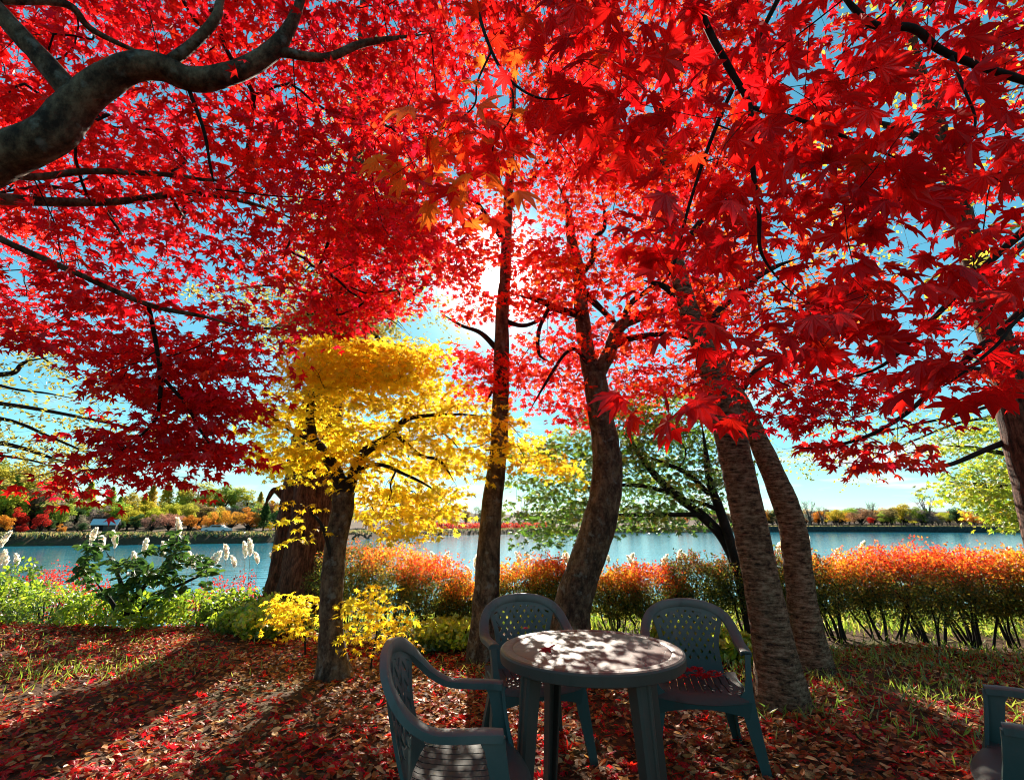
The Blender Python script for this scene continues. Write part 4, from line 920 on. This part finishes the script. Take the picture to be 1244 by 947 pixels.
# red flower strip, mid shore
for px0, px1, lb in ((505, 585, 'red clipped shrub strip across the lake beside the yellow maple foliage'), (598, 665, 'red clipped shrub strip across the lake beside the slim trunk')):
    t_ = thing('shrub_strip', shore_pt((px0 + px1) / 2, 5), lb, 'shrub'); k = 1500; u = rng.uniform(px0, px1, k)
    C = np.array([shore_pt(a, 5 + rng.uniform(0, 2)) for a in u]); C[:, 2] += rng.uniform(0, 1.5, k) ** 1
    V, F, cc = leaf_mesh(C, unit(rng.normal(0, 1, (k, 3))), unit(rng.normal(0, 1, (k, 3))), rng.uniform(.3, .6, k), palette([(.45, .03, .02), (.35, .02, .02), (.4, .1, .03)], k, rng), TPL_DIA)
    tag(part('foliage', V, F, M['leaf'], t_, cc), kind='stuff')
    mb = MB()
    for a in np.linspace(px0, px1, 18): q = shore_pt(a, 6); mb.add(*tube(np.array([q + (0, 0, -.1), q + (.1, 0, .9)]), (.05, .02), 4))
    part('stem_row', *mb.get(), M['twig_bark'], t_)
# bank grass fringe on the far shore
k = 9000; u = rng.uniform(-60, 1300, k); C = np.array([shore_pt(a, rng.uniform(.2, 5.5)) for a in u]); C[:, 2] += .1
V, F, cc = leaf_mesh(C, unit(rng.normal(0, .4, (k, 3)) + (0, 0, 1)), unit(rng.normal(0, 1, (k, 3))), rng.uniform(.3, .7, k), palette([(.20, .16, .05), (.13, .15, .04), (.26, .18, .08), (.09, .10, .03)], k, rng), TPL_DIA)
tag(put('bank_grass', mesh_data('bank_grass', V, F, M['green'], cc)), 'dry grass fringe along the far bank of the lake', 'grass', kind='stuff')
# dark embankment with a guard fence, right shore
m, t, out = newmat('stone_wall'); a = noisen(t, 2.0, 6); principled(t, out, ramp(t, a, [(.3, (.016, .016, .015)), (.7, (.06, .055, .05))]), .9, bump(t, a, .8, .2)); M['stone'] = m
m, t, out = newmat('rust_rail'); principled(t, out, ramp(t, noisen(t, 3), [(.3, (.16, .07, .04)), (.7, (.28, .14, .08))]), .7); M['rail'] = m
t_ = thing('embankment_wall', shore_pt(1050, -.6, LAKE), 'dark stone embankment wall along the far right shore', 'wall')
e = np.array([shore_pt(a, -1.2, 0) for a in np.linspace(905, 1320, 40)])
for i in range(39):
    a, b = e[i], e[i + 1]; o_ = unit(np.append(((a + b) / 2)[:2], 0)); f = (i % 3) * .05
    Vv = [a - o_ * f + (0, 0, -1.8), b - o_ * f + (0, 0, -1.8), b - o_ * f + o_ * .5 + (0, 0, .62), a - o_ * f + o_ * .5 + (0, 0, .62), a + o_ * 1.5 + (0, 0, -1.8), b + o_ * 1.5 + (0, 0, -1.8), b + o_ * 1.5 + (0, 0, .62), a + o_ * 1.5 + (0, 0, .62)]
    part('stone_panel', Vv, [(0, 1, 2, 3), (3, 2, 6, 7), (4, 7, 6, 5), (0, 3, 7, 4), (1, 5, 6, 2), (0, 4, 5, 1)], M['stone'], t_)
t_ = thing('guard_fence', shore_pt(1050, .8), 'low rust brown guard fence on top of the dark embankment', 'fence'); pr = None
for px in np.linspace(905, 1250, 50):
    q = shore_pt(px, 1.0); part('post', *MB().box(q + (0, 0, .5), (.18, .18, 1.2)).get(), M['rail'], t_)
    if pr is not None:
        for z in (.55, .95): part('rail', *tube(np.array([pr + (0, 0, z), q + (0, 0, z)]), .07, 4), M['rail'], t_)
    pr = q
# shed and car across the lake
def flat(name, c, rough=.6, spec=.3):
    m, t, out = newmat(name); n_ = noisen(t, 6, 4); principled(t, out, ramp(t, n_, [(.3, tuple(v * .8 for v in c)), (.7, c)]), rough, None, spec); M[name] = m
flat('shed_wall', (.07, .055, .05)); flat('shed_roof', (.62, .64, .66), .4); flat('car_paint', (.75, .76, .78), .25, .5); flat('car_glass', (.02, .025, .03), .08, .6); flat('tyre', (.02, .02, .02)); flat('rim', (.4, .4, .42), .3); flat('lamp_glass', (.7, .65, .6), .2)
q = shore_pt(128, 6); t_ = thing('lake_shed', q, 'small dark shed with a pale roof on the far wooded shore', 'shed', rz=.5); t_.scale = (.55, .55, .6)
part('wall', *MB().box((0, 0, 1.0), (4.2, 3.0, 2.0)).get(), M['shed_wall'], t_, world=False)
for sgn in (-1, 1):
    f = lambda u, v, s=sgn: (u, s * v * 2.0, 3.0 - v * 1.15); part('roof', *slab(f, (-2.5, 2.5), np.linspace(0, 1, 3), .1), M['shed_roof'], t_, world=False)
part('gable', [(-2.1, -1.5, 2), (-2.1, 1.5, 2), (-2.1, 0, 2.9), (-2.1, 0, 2.9), (2.1, -1.5, 2), (2.1, 1.5, 2), (2.1, 0, 2.9), (2.1, 0, 2.9)], [(0, 1, 2, 3), (4, 5, 6, 7)], M['shed_wall'], t_, world=False)
part('door', *MB().box((-.6, -1.53, .95), (.9, .06, 1.8)).get(), M['twig_bark'], t_, world=False); part('window', *MB().box((1.0, -1.53, 1.2), (.9, .06, .7)).get(), M['car_glass'], t_, world=False)
q = shore_pt(264, 5); t_ = thing('parked_car', q, 'white car parked under the orange trees across the lake', 'car', rz=.15); t_.scale = (.8, .8, .8)
prof = [(-2.1, .45), (-2.1, .85), (-1.9, .95), (-1.2, 1.0), (-.6, 1.42), (.7, 1.45), (1.4, 1.0), (2.05, .85), (2.1, .45)]
part('body', *loft([[(x, y, z) for x, z in prof] for y in (-.84, -.8, .8, .84)]), M['car_paint'], t_, world=False)
for sgn in (-1, 1):
    part('window', *MB().box((.1, sgn * .845, 1.2), (1.4, .02, .3)).get(), M['car_glass'], t_, world=False)
    part('headlight', *MB().box((-2.1, sgn * .6, .75), (.06, .35, .16)).get(), M['lamp_glass'], t_, world=False)
    for x in (-1.3, 1.3):
        w = part('wheel', *loft([[(x + .32 * math.cos(a) * k_, sgn * yy_, .32 + .32 * math.sin(a) * k_) for a in np.arange(16) * math.pi / 8] for yy_, k_ in ((.68, .9), (.70, 1), (.84, 1), (.86, .9))]), M['tyre'], t_, world=False)
        put('rim', mesh_data('rim', *loft([[(x + .2 * math.cos(a), sgn * yy_, .32 + .2 * math.sin(a)) for a in np.arange(12) * math.pi / 6] for yy_ in (.8, .875)]), M['rim']), w)

# ------------------------------------------------------------------ garden furniture
def plastic(name, dark, faded, z0, z1, rough=.42, spec=.3):
    m, t, out = newmat(name)
    tcn = N(t, 'ShaderNodeTexCoord'); sp_ = N(t, 'ShaderNodeSeparateXYZ'); t.links.new(tcn.outputs['Object'], sp_.inputs[0])
    n_ = noisen(t, 5, 5); n2 = noisen(t, 90, 3); n3 = noisen(t, 22, 4, stretch=(1, 1, .3))
    f = N(t, 'ShaderNodeMapRange'); f.inputs[1].default_value = z0; f.inputs[2].default_value = z1; t.links.new(mathn(t, 'ADD', sp_.outputs[2], mathn(t, 'MULTIPLY', n_, .3)), f.inputs[0])
    fd = mathn(t, 'MULTIPLY', f.outputs[0], mathn(t, 'ADD', mathn(t, 'MULTIPLY', n_, .8), .45), clamp=True)
    c = mixc(t, fd, dark, faded)
    g_ = N(t, 'ShaderNodeMapRange'); g_.inputs[1].default_value = .55; g_.inputs[2].default_value = .75; t.links.new(n3, g_.inputs[0])
    c = mixc(t, mathn(t, 'MULTIPLY', g_.outputs[0], .45), c, (.05, .04, .03))
    rr = N(t, 'ShaderNodeMapRange'); rr.inputs[3].default_value = rough - .1; rr.inputs[4].default_value = rough + .18; t.links.new(n_, rr.inputs[0])
    principled(t, out, c, rr.outputs[0], bump(t, n2, .15, .002), spec); M[name] = m
plastic('green_plastic', (.020, .056, .054), (.165, .145, .128), .58, 1.02, .5)
plastic('seat_plastic', (.014, .04, .042), (.075, .068, .060), .2, .5, .6, .12)
plastic('grey_plastic', (.062, .046, .037), (.10, .076, .062), .3, 1.2, .45)
CM = M['green_plastic']; SM = M['seat_plastic']
m, t, out = newmat('table_top')
tcn = N(t, 'ShaderNodeTexCoord'); mp = N(t, 'ShaderNodeMapping'); mp.inputs['Rotation'].default_value = (0, 0, R(22)); t.links.new(tcn.outputs['Object'], mp.inputs[0])
br = N(t, 'ShaderNodeTexBrick'); br.inputs['Scale'].default_value = 6.5; br.inputs['Mortar Size'].default_value = .012; br.inputs['Brick Width'].default_value = .9; br.inputs['Row Height'].default_value = .45
t.links.new(mp.outputs[0], br.inputs[0]); n_ = noisen(t, 12, 5)
c = mixc(t, br.outputs['Fac'], ramp(t, n_, [(.3, (.10, .052, .042)), (.7, (.16, .085, .07))]), (.06, .035, .03))
principled(t, out, c, .5, bump(t, mathn(t, 'SUBTRACT', 1.0, br.outputs['Fac']), .5, .003), .4); M['table_top'] = m

def make_chair(label):
    t_ = thing('garden_chair', (0, 0, 0), label, 'chair', None)
    kw = dict(smooth=True, sharp=40, world=False)
    # arm rail and hoop, one swept band
    half = np.array([(.268, -.165, .648), (.272, -.10, .652), (.280, 0, .652), (.282, .075, .660), (.278, .14, .695), (.262, .19, .745), (.222, .232, .800), (.150, .258, .838), (.075, .270, .853), (0, .274, .858)])
    path = np.vstack((half * (-1, 1, 1), half[-2::-1])); path = catmull(path, 4); n = len(path)
    u = np.linspace(-1, 1, n); secs = []
    T = np.gradient(path, axis=0); T = unit(T)
    for i in range(n):
        k = sstep(.62, .06, abs(u[i])); lat = np.array((np.sign(u[i]) if abs(u[i]) > 1e-6 else 0, 0, 0)); rad_ = unit(np.array((path[i, 0], 0, max(path[i, 2] - .60, .0))) + 1e-6)
        wv = unit(lat * (1 - k) + rad_ * k); wv = unit(wv - T[i] * np.dot(wv, T[i])); nv = np.cross(T[i], wv)
        if nv[2] * (1 - k) + -nv[1] * k < 0: nv = -nv
        W_ = .030 - .003 * k; h_ = .008
        prof = [(-1, -.022), (-1, .3 * h_), (-.75, h_), (0, h_ * 1.35), (.75, h_), (1, .3 * h_), (1, -.022), (.86, -.022), (.82, -.3 * h_), (-.82, -.3 * h_), (-.86, -.022)]
        secs.append([path[i] + wv * a * W_ + nv * b for a, b in prof])
    part('arm_rail', *loft(secs), CM, t_, **kw)
    def Lsec(cx, cy, z, a, b, sx, sy, th=.014):
        """L section: corner at cx,cy; arm a along y, arm b along x"""
        q = [(0, 0), (b, 0), (b, th), (th, th), (th, a), (0, a)]
        return [(cx - sx * x, cy + sy * y, z) for x, y in q]
    for sx in (-1, 1):
        rows = [(.640, .290, -.172, .090, .030), (.60, .286, -.175, .070, .030), (.52, .280, -.186, .064, .032), (.45, .276, -.200, .072, .045), (.41, .276, -.212, .105, .085), (.36, .280, -.218, .088, .078), (.2, .296, -.236, .068, .062), (.0, .318, -.258, .046, .044)]
        part('leg', *loft([Lsec(sx * cx, cy, z, a, b, sx, 1) for z, cx, cy, a, b in rows]), CM, t_, **kw)
        rows = [(.43, .215, .195, .075, .075), (.36, .222, .205, .085, .08), (.2, .245, .235, .065, .06), (.0, .272, .275, .046, .044)]
        part('leg', *loft([Lsec(sx * cx, cy, z, a, b, sx, -1) for z, cx, cy, a, b in rows]), CM, t_, **kw)
    zs = lambda y: .418 + .012 * math.cos((y + .02) * 9) * -1 + .9 * max(0, y - .13) ** 2 * 6 - (max(0, -.20 - y) * 1.6) ** 2 * 2.4
    xs = np.linspace(-.195, .195, 10)
    for a, b in zip(xs[:-1], xs[1:]):
        f = lambda u, v: (u + (u * .06) * (v < 0), v, zs(v) + .16 * u * u)
        part('seat_slat', *slab(f, np.linspace(a + .003, b - .003, 3), np.linspace(-.165, .185, 10), .010), SM, t_, **kw)
    f = lambda u, v: (u * (1.0 - .25 * max(0, -.235 - v) * 4), v + .05 * (u / .25) ** 2, zs(v) + .12 * u * u - .35 * max(0, -.235 - v))
    part('seat_front', *slab(f, np.linspace(-.25, .25, 15), np.concatenate((np.linspace(-.270, -.20, 6), (-.163,))), .010), SM, t_, **kw)
    for sx in (-1, 1):
        f = lambda u, v: (sx * u, v, zs(v) + .16 * u * u); part('seat_side', *slab(f, np.linspace(.1985, .262, 3), np.linspace(-.2, .185, 9), .010), SM, t_, **kw)
        f = lambda u, v: (sx * (.262 - .03 * (v + .2)), v, .432 - u * (.055 + .03 * abs(v) * 4)); part('seat_apron', *slab(f, np.linspace(0, 1, 3), np.linspace(-.2, .19, 7), .010), CM, t_, **kw)
    f = lambda u, v: (u, -.264 + .05 * (u / .25) ** 2, .392 + .1 * u * u - v * (.030 + .06 * (u / .25) ** 2)); part('seat_apron', *slab(f, np.linspace(-.262, .262, 11), np.linspace(0, 1, 3), .010), CM, t_, **kw)
    # back panel: woven lattice inside a frame
    ztop, zbot = .835, .425
    def hw(z): v = (z - zbot) / (ztop - zbot); return .168 + .045 * sstep(.35, 1, v) - .012 * math.sin(v * 3.1)
    def topz(x): return .838 - 1.15 * x * x
    def B(x, z, o=0.0):
        v = (z - zbot) / (ztop - zbot); return (x, .178 + .058 * v + .045 * (1 - (x / .25) ** 2) * (.4 + .6 * v) - .03 * (1 - v) ** 3 - o, z)
    mb = MB(); sp = .050; wd = .0112
    for s_ in (1, -1):
        for k in range(-16, 17):
            c0_ = k * sp; run = []
            def flush(run):
                if len(run) < 2: return
                tt = np.array(run); f = lambda u, v: B(c0_ + s_ * (v - .63) * .72 + u * wd, v - s_ * u * wd * .72, .0035 * s_ * math.cos((v - .63) * math.pi / sp * .72 * 1.0 + k * math.pi)); mb.add(*slab(f, (-.9, .9), tt, .006))
            for z in np.arange(zbot + .075, topz(0) + .001, .012):
                x = c0_ + s_ * (z - .63) * .72
                if abs(x) < hw(z) - .004 and z < topz(x): run.append(z)
                else: flush(run); run = []
            flush(run)
    part('back_lattice', *mb.get(), CM, t_, **kw)
    for sx in (-1, 1):
        f = lambda u, v: B(sx * (hw(v) - .004 + u * .030), v, -.001); part('back_stile', *slab(f, np.linspace(0, 1, 3), np.linspace(zbot, topz(hw(.8)) + .006, 12), .012), CM, t_, **kw)
    f = lambda u, v: B(u, zbot + v * .085, -.001); part('back_lower_panel', *slab(f, np.linspace(-.168, .168, 9), np.linspace(0, 1, 3), .011), CM, t_, **kw)
    f = lambda u, v: B(u, topz(u) - .03 + v * .04, -.001); part('back_upper_panel', *slab(f, np.linspace(-.2, .2, 13), np.linspace(0, 1, 3), .011), CM, t_, **kw)
    return t_
def place(t_, x, y, fx, fy):
    t_.scale = (1, 1, .957); t_.location = (x, y, float(height(x, y)) + .005); t_.rotation_euler = (0, 0, math.atan2(fx, -fy))
chair = make_chair('green plastic chair turned sideways to the table, showing its full armrest and slatted seat')
def dup(root, label):
    r = root.copy(); COL.objects.link(r); r['label'] = label
    for ch in list(root.children):
        c = ch.copy(); COL.objects.link(c); c.parent = r
    return r
c2 = dup(chair, 'green plastic lattice back chair facing the camera in front of the slim straight trunk')
c3 = dup(chair, 'green plastic chair with a heap of red leaves on its seat beside the thick cherry')
c4 = dup(chair, 'green plastic chair standing apart from the table on the open leaf litter')
place(chair, -.20, 2.15, 1, .02); place(c2, .12, 3.42, .22, -.95); place(c3, 1.12, 3.36, -.2, -.97); place(c4, 2.02, 2.10, -.79, .61)
# round table
TX, TY, TZ = .384, 2.66, .72
t_ = thing('garden_table', (TX, TY, 0), 'round brown plastic table with dappled top among the chairs', 'table')
def lathe(prof, k=72): return loft([[(r_ * math.cos(a), r_ * math.sin(a), z) for a in np.arange(k) * 2 * math.pi / k] for r_, z in prof], cap=False)
part('table_top', *lathe([(.018, TZ - .012), (.018, TZ), (.10, TZ), (.37, TZ), (.380, TZ - .003), (.386, TZ), (.405, TZ + .001), (.428, TZ)]), M['table_top'], t_, smooth=True, sharp=30, world=False)
part('rim', *lathe([(.428, TZ), (.438, TZ - .004), (.443, TZ - .012), (.440, TZ - .052), (.434, TZ - .056), (.430, TZ - .05), (.43, TZ - .012), (.3, TZ - .014), (.02, TZ - .014)]), M['grey_plastic'], t_, smooth=True, sharp=30, world=False)
part('parasol_hole_cap', *lathe([(.0002, TZ - .004), (.014, TZ - .004), (.022, TZ + .003), (.024, TZ + .001)], 20), M['tyre'], t_, smooth=True, world=False)
for a in (-62, 28, 118, 208):
    d = np.array((math.cos(R(a)), math.sin(R(a)), 0)); l_ = np.array((-d[1], d[0], 0)); secs = []
    for z, r_, w, dp in ((TZ - .016, .335, .043, .036), (.55, .350, .038, .033), (.3, .372, .033, .029), (.0, .400, .028, .025)):
        c_ = d * r_ + (0, 0, z); prof = [(-1, -1), (-1, .7), (-.7, 1), (-.35, 1), (-.25, .8), (.25, .8), (.35, 1), (.7, 1), (1, .7), (1, -1), (.7, -1), (.6, .4), (-.6, .4), (-.7, -1)]
        secs.append([c_ + l_ * p_ * w + d * q_ * dp for p_, q_ in prof])
    part('leg', *loft(secs), M['grey_plastic'], t_, smooth=True, sharp=35, world=False)

# ------------------------------------------------------------------ fallen leaves, grass
rng = np.random.default_rng(50)
def ground_pts(k, poly):
    poly = np.array(poly, float); lo, hi = poly.min(0), poly.max(0); x = rng.uniform(lo[0], hi[0], k); y = rng.uniform(lo[1], hi[1], k); ok = inpoly(x, y, poly); return x[ok], y[ok]
LIT = [(-8, 1.2), (6.5, 1.2), (6.5, 5.3), (5, 5.7), (2.4, 6.0), (-1.5, 6.2), (-3, 6.8), (-8, 7.4)]
x, y = ground_pts(98000, LIT)
d_ = np.array([mnoise.noise(Vector((a * .8, b * .8, 7))) for a, b in zip(x, y)])
nearf = sstep(0.8, 2.6, y); keep = (rng.uniform(-.6, .75, len(x)) < d_ + .38) & (rng.uniform(0, 1, len(x)) < .25 + .75 * nearf); x, y, d_ = x[keep], y[keep], d_[keep]; k = len(x)
pos = np.stack((x, y, height(x, y) + rng.uniform(.004, .032, k)), 1)
a = rng.uniform(0, 6.28, k); T = unit(np.stack((np.cos(a), np.sin(a), rng.normal(0, .28, k)), 1)); Nn = unit(np.stack((rng.normal(0, .33, k), rng.normal(0, .33, k), np.ones(k)), 1))
BRN = [(.24, .085, .022), (.34, .13, .036), (.44, .22, .075), (.13, .045, .016), (.52, .33, .15), (.32, .06, .016)]
cc = palette(BRN, k, rng, .3); isred = rng.uniform(0, 1, k) < .24 + .3 * np.array([mnoise.noise(Vector((p_ * .5, q_ * .5, 2))) for p_, q_ in zip(x, y)])
sz = np.where(isred, rng.uniform(.05, .085, k), rng.uniform(.028, .066, k))
br_ = ~isred
V, F, cf = leaf_mesh(pos[br_], T[br_], Nn[br_], sz[br_], cc[br_], TPL_OVAL, rng.uniform(-1.2, 1.2, int(br_.sum())))
px, py, zc = project(pos); vis = (px > 4) & (px < 1240) & (py > 700) & (py < 943) & (zc > 1)
score = np.where(vis, sz / np.maximum(zc, .3), 0)
def litter_split(sel, n_ind, tpl, pal_fn, name, label, group, mass, mlabel):
    ids = np.where(sel)[0]; o_ = ids[np.argsort(-score[ids])][:n_ind]; rest = np.setdiff1d(ids, o_)
    c_ = pal_fn(len(ids)); cmap = dict(zip(ids, c_)); K = 14; mets = []
    for q in range(K):
        v = leaf_mesh(np.zeros((1, 3)), np.array(((0, 1., 0),)), np.array(((0, 0, 1.),)), np.ones(1), c_[q:q + 1], tpl, rng.uniform(-.9, .9, 1)); mets.append(mesh_data(name, v[0], v[1], M['litter' if tpl is TPL_OVAL3 else 'leaf'], v[2]))
    for q in o_:
        n_ = unit(Nn[q] - T[q] * np.dot(Nn[q], T[q])); l_ = np.cross(T[q], n_); mw = Matrix(((l_[0], T[q][0], n_[0]), (l_[1], T[q][1], n_[1]), (l_[2], T[q][2], n_[2])))
        o = put(name, mets[int(rng.integers(K))]); o.rotation_euler = mw.to_euler(); o.location = tuple(pos[q]); o.scale = (sz[q] * (1.15 if tpl is TPL_HI else 1.1),) * 3; tag(o, label, 'leaf', group)
    v = leaf_mesh(pos[rest], T[rest], Nn[rest], sz[rest] * 1.12, np.array([cmap[q] for q in rest]), TPL_LO if tpl is TPL_HI else TPL_OVAL, rng.uniform(-1.1, 1.1, len(rest)))
    tag(put(mass, mesh_data(mass, v[0], v[1], M['litter' if tpl is TPL_OVAL3 else 'leaf'], v[2])), mlabel, 'leaf litter', kind='stuff')
FRED = [(.62, .010, .014), (.54, .010, .030), (.44, .006, .010), (.66, .025, .010)]
litter_split(isred, 300, TPL_HI, lambda n: palette(FRED, n, rng, .25), 'fallen_maple_leaf', 'red maple leaf fallen on the leaf litter', 'fallen red maple leaves on the ground', 'red_leaf_litter', 'red maple leaves strewn over the brown leaf litter')
litter_split(br_, 300, TPL_OVAL3, lambda n: palette(BRN, n, rng, .3), 'fallen_dry_leaf', 'dry brown curled leaf fallen on the ground', 'fallen dry brown leaves on the ground', 'brown_leaf_litter', 'dry brown leaf litter covering the ground')
def red_leaf_on(x, y, z, label, group, s=.08, colr=(.48, .01, .018)):
    v = leaf_mesh(np.zeros((1, 3)), np.array(((0, 1., 0),)), np.array(((0, 0, 1.),)), np.ones(1), np.array([colr]), TPL_HI, np.array([rng.uniform(-.3, .3)])); o = put('fallen_maple_leaf', mesh_data('fallen_maple_leaf', v[0], v[1], M['leaf'], v[2]))
    o.location = (x, y, z); o.scale = (s,) * 3; o.rotation_euler = (rng.normal(0, .25), rng.normal(0, .25), rng.uniform(0, 6.28)); tag(o, label, 'leaf', group)
q = GP(664, 790, TZ); red_leaf_on(q[0], q[1], TZ + .012, 'larger red maple leaf lying on the table top', None, .095); red_leaf_on(q[0] + .02, q[1] - .01, TZ + .02, 'red maple leaf overlapping the larger one on the table top', None, .06)
q = GP(637, 764, TZ); red_leaf_on(q[0], q[1], TZ + .01, 'tiny red leaf lying near the table edge', None, .04)
for k in range(34):
    a = rng.uniform(0, 6.28); r_ = .12 * math.sqrt(rng.uniform(0, 1)); red_leaf_on(1.10 + r_ * 1.25 * math.cos(a), 3.36 + r_ * math.sin(a), .418 + rng.uniform(0, .055) * (1 - r_ / .14), 'red maple leaf in the heap on the chair seat', 'red leaves heaped on the chair beside the cherry', rng.uniform(.06, .09))
for k in range(16):
    a = rng.uniform(0, 6.28); r_ = .1 * math.sqrt(rng.uniform(0, 1)); red_leaf_on(.14 + r_ * 1.3 * math.cos(a), 3.38 + r_ * math.sin(a), .416 + rng.uniform(0, .03), 'red maple leaf on the seat of the chair behind the table', 'red leaves on the chair behind the table', rng.uniform(.06, .085))
for x, y in ((-.33, 1.96), (-.16, 1.93), (-.2, 2.05)): red_leaf_on(x, y, .414, 'red leaf lying on the slatted seat of the sideways chair', 'red leaves on the sideways chair', .06)
# grass
gx, gy = [], []
for cx, cy, n_, sx_, sy_ in ((-4.6, 4.8, 900, .6, .3), (-3.6, 5.0, 700, .5, .2), (-5.5, 6.0, 900, 1.2, .4), (3.6, 5.35, 3500, 1.4, .35), (5.2, 5.2, 2500, 1.0, .5), (2.3, 5.3, 1200, .8, .3), (2.4, 4.2, 700, .5, .3), (3.6, 4.4, 900, .5, .25), (.7, 5.1, 900, .7, .3), (1.2, 4.9, 700, .5, .3), (-6, 3.6, 900, 1, .4), (1.95, 4.0, 250, .25, .2), (3.0, 3.5, 500, .5, .2)):
    n_ = int(n_ * .42); gx.append(rng.normal(cx, sx_, n_)); gy.append(rng.normal(cy, sy_, n_))
x = np.concatenate(gx); y = np.concatenate(gy); ok = y < 6.6; x, y = x[ok], y[ok]; k = len(x)
pos = np.stack((x, y, height(x, y) + .03), 1); L_ = rng.uniform(.04, .10, k); pos[:, 2] += L_ * .3
V, F, cf = leaf_mesh(pos, unit(rng.normal(0, .5, (k, 3)) + (0, 0, 1)), unit(rng.normal(0, 1, (k, 3)) * (1, 1, .2)), L_, palette([(.16, .24, .02), (.24, .30, .03), (.30, .28, .05), (.10, .17, .015)], k, rng, .25), TPL_NEEDLE)
tag(put('grass', mesh_data('grass', V, F, M['green'], cf)), 'short green grass tufts between the fallen leaves', 'grass', kind='stuff')
x, y = rng.uniform(-3, 9, 8000), rng.uniform(6.3, 8.6, 8000); k = len(x); pos = np.stack((x, y, height(x, y) + .04), 1); L_ = rng.uniform(.08, .22, k); pos[:, 2] += L_ * .3
V, F, cf = leaf_mesh(pos, unit(rng.normal(0, .5, (k, 3)) + (0, 0, 1)), unit(rng.normal(0, 1, (k, 3)) * (1, 1, .2)), L_, palette([(.22, .30, .03), (.32, .36, .04), (.36, .32, .06), (.12, .20, .02)], k, rng, .25), TPL_NEEDLE)
tag(put('hedge_grass', mesh_data('hedge_grass', V, F, M['green'], cf)), 'longer bright grass under and behind the hedge shrubs', 'grass', kind='stuff')
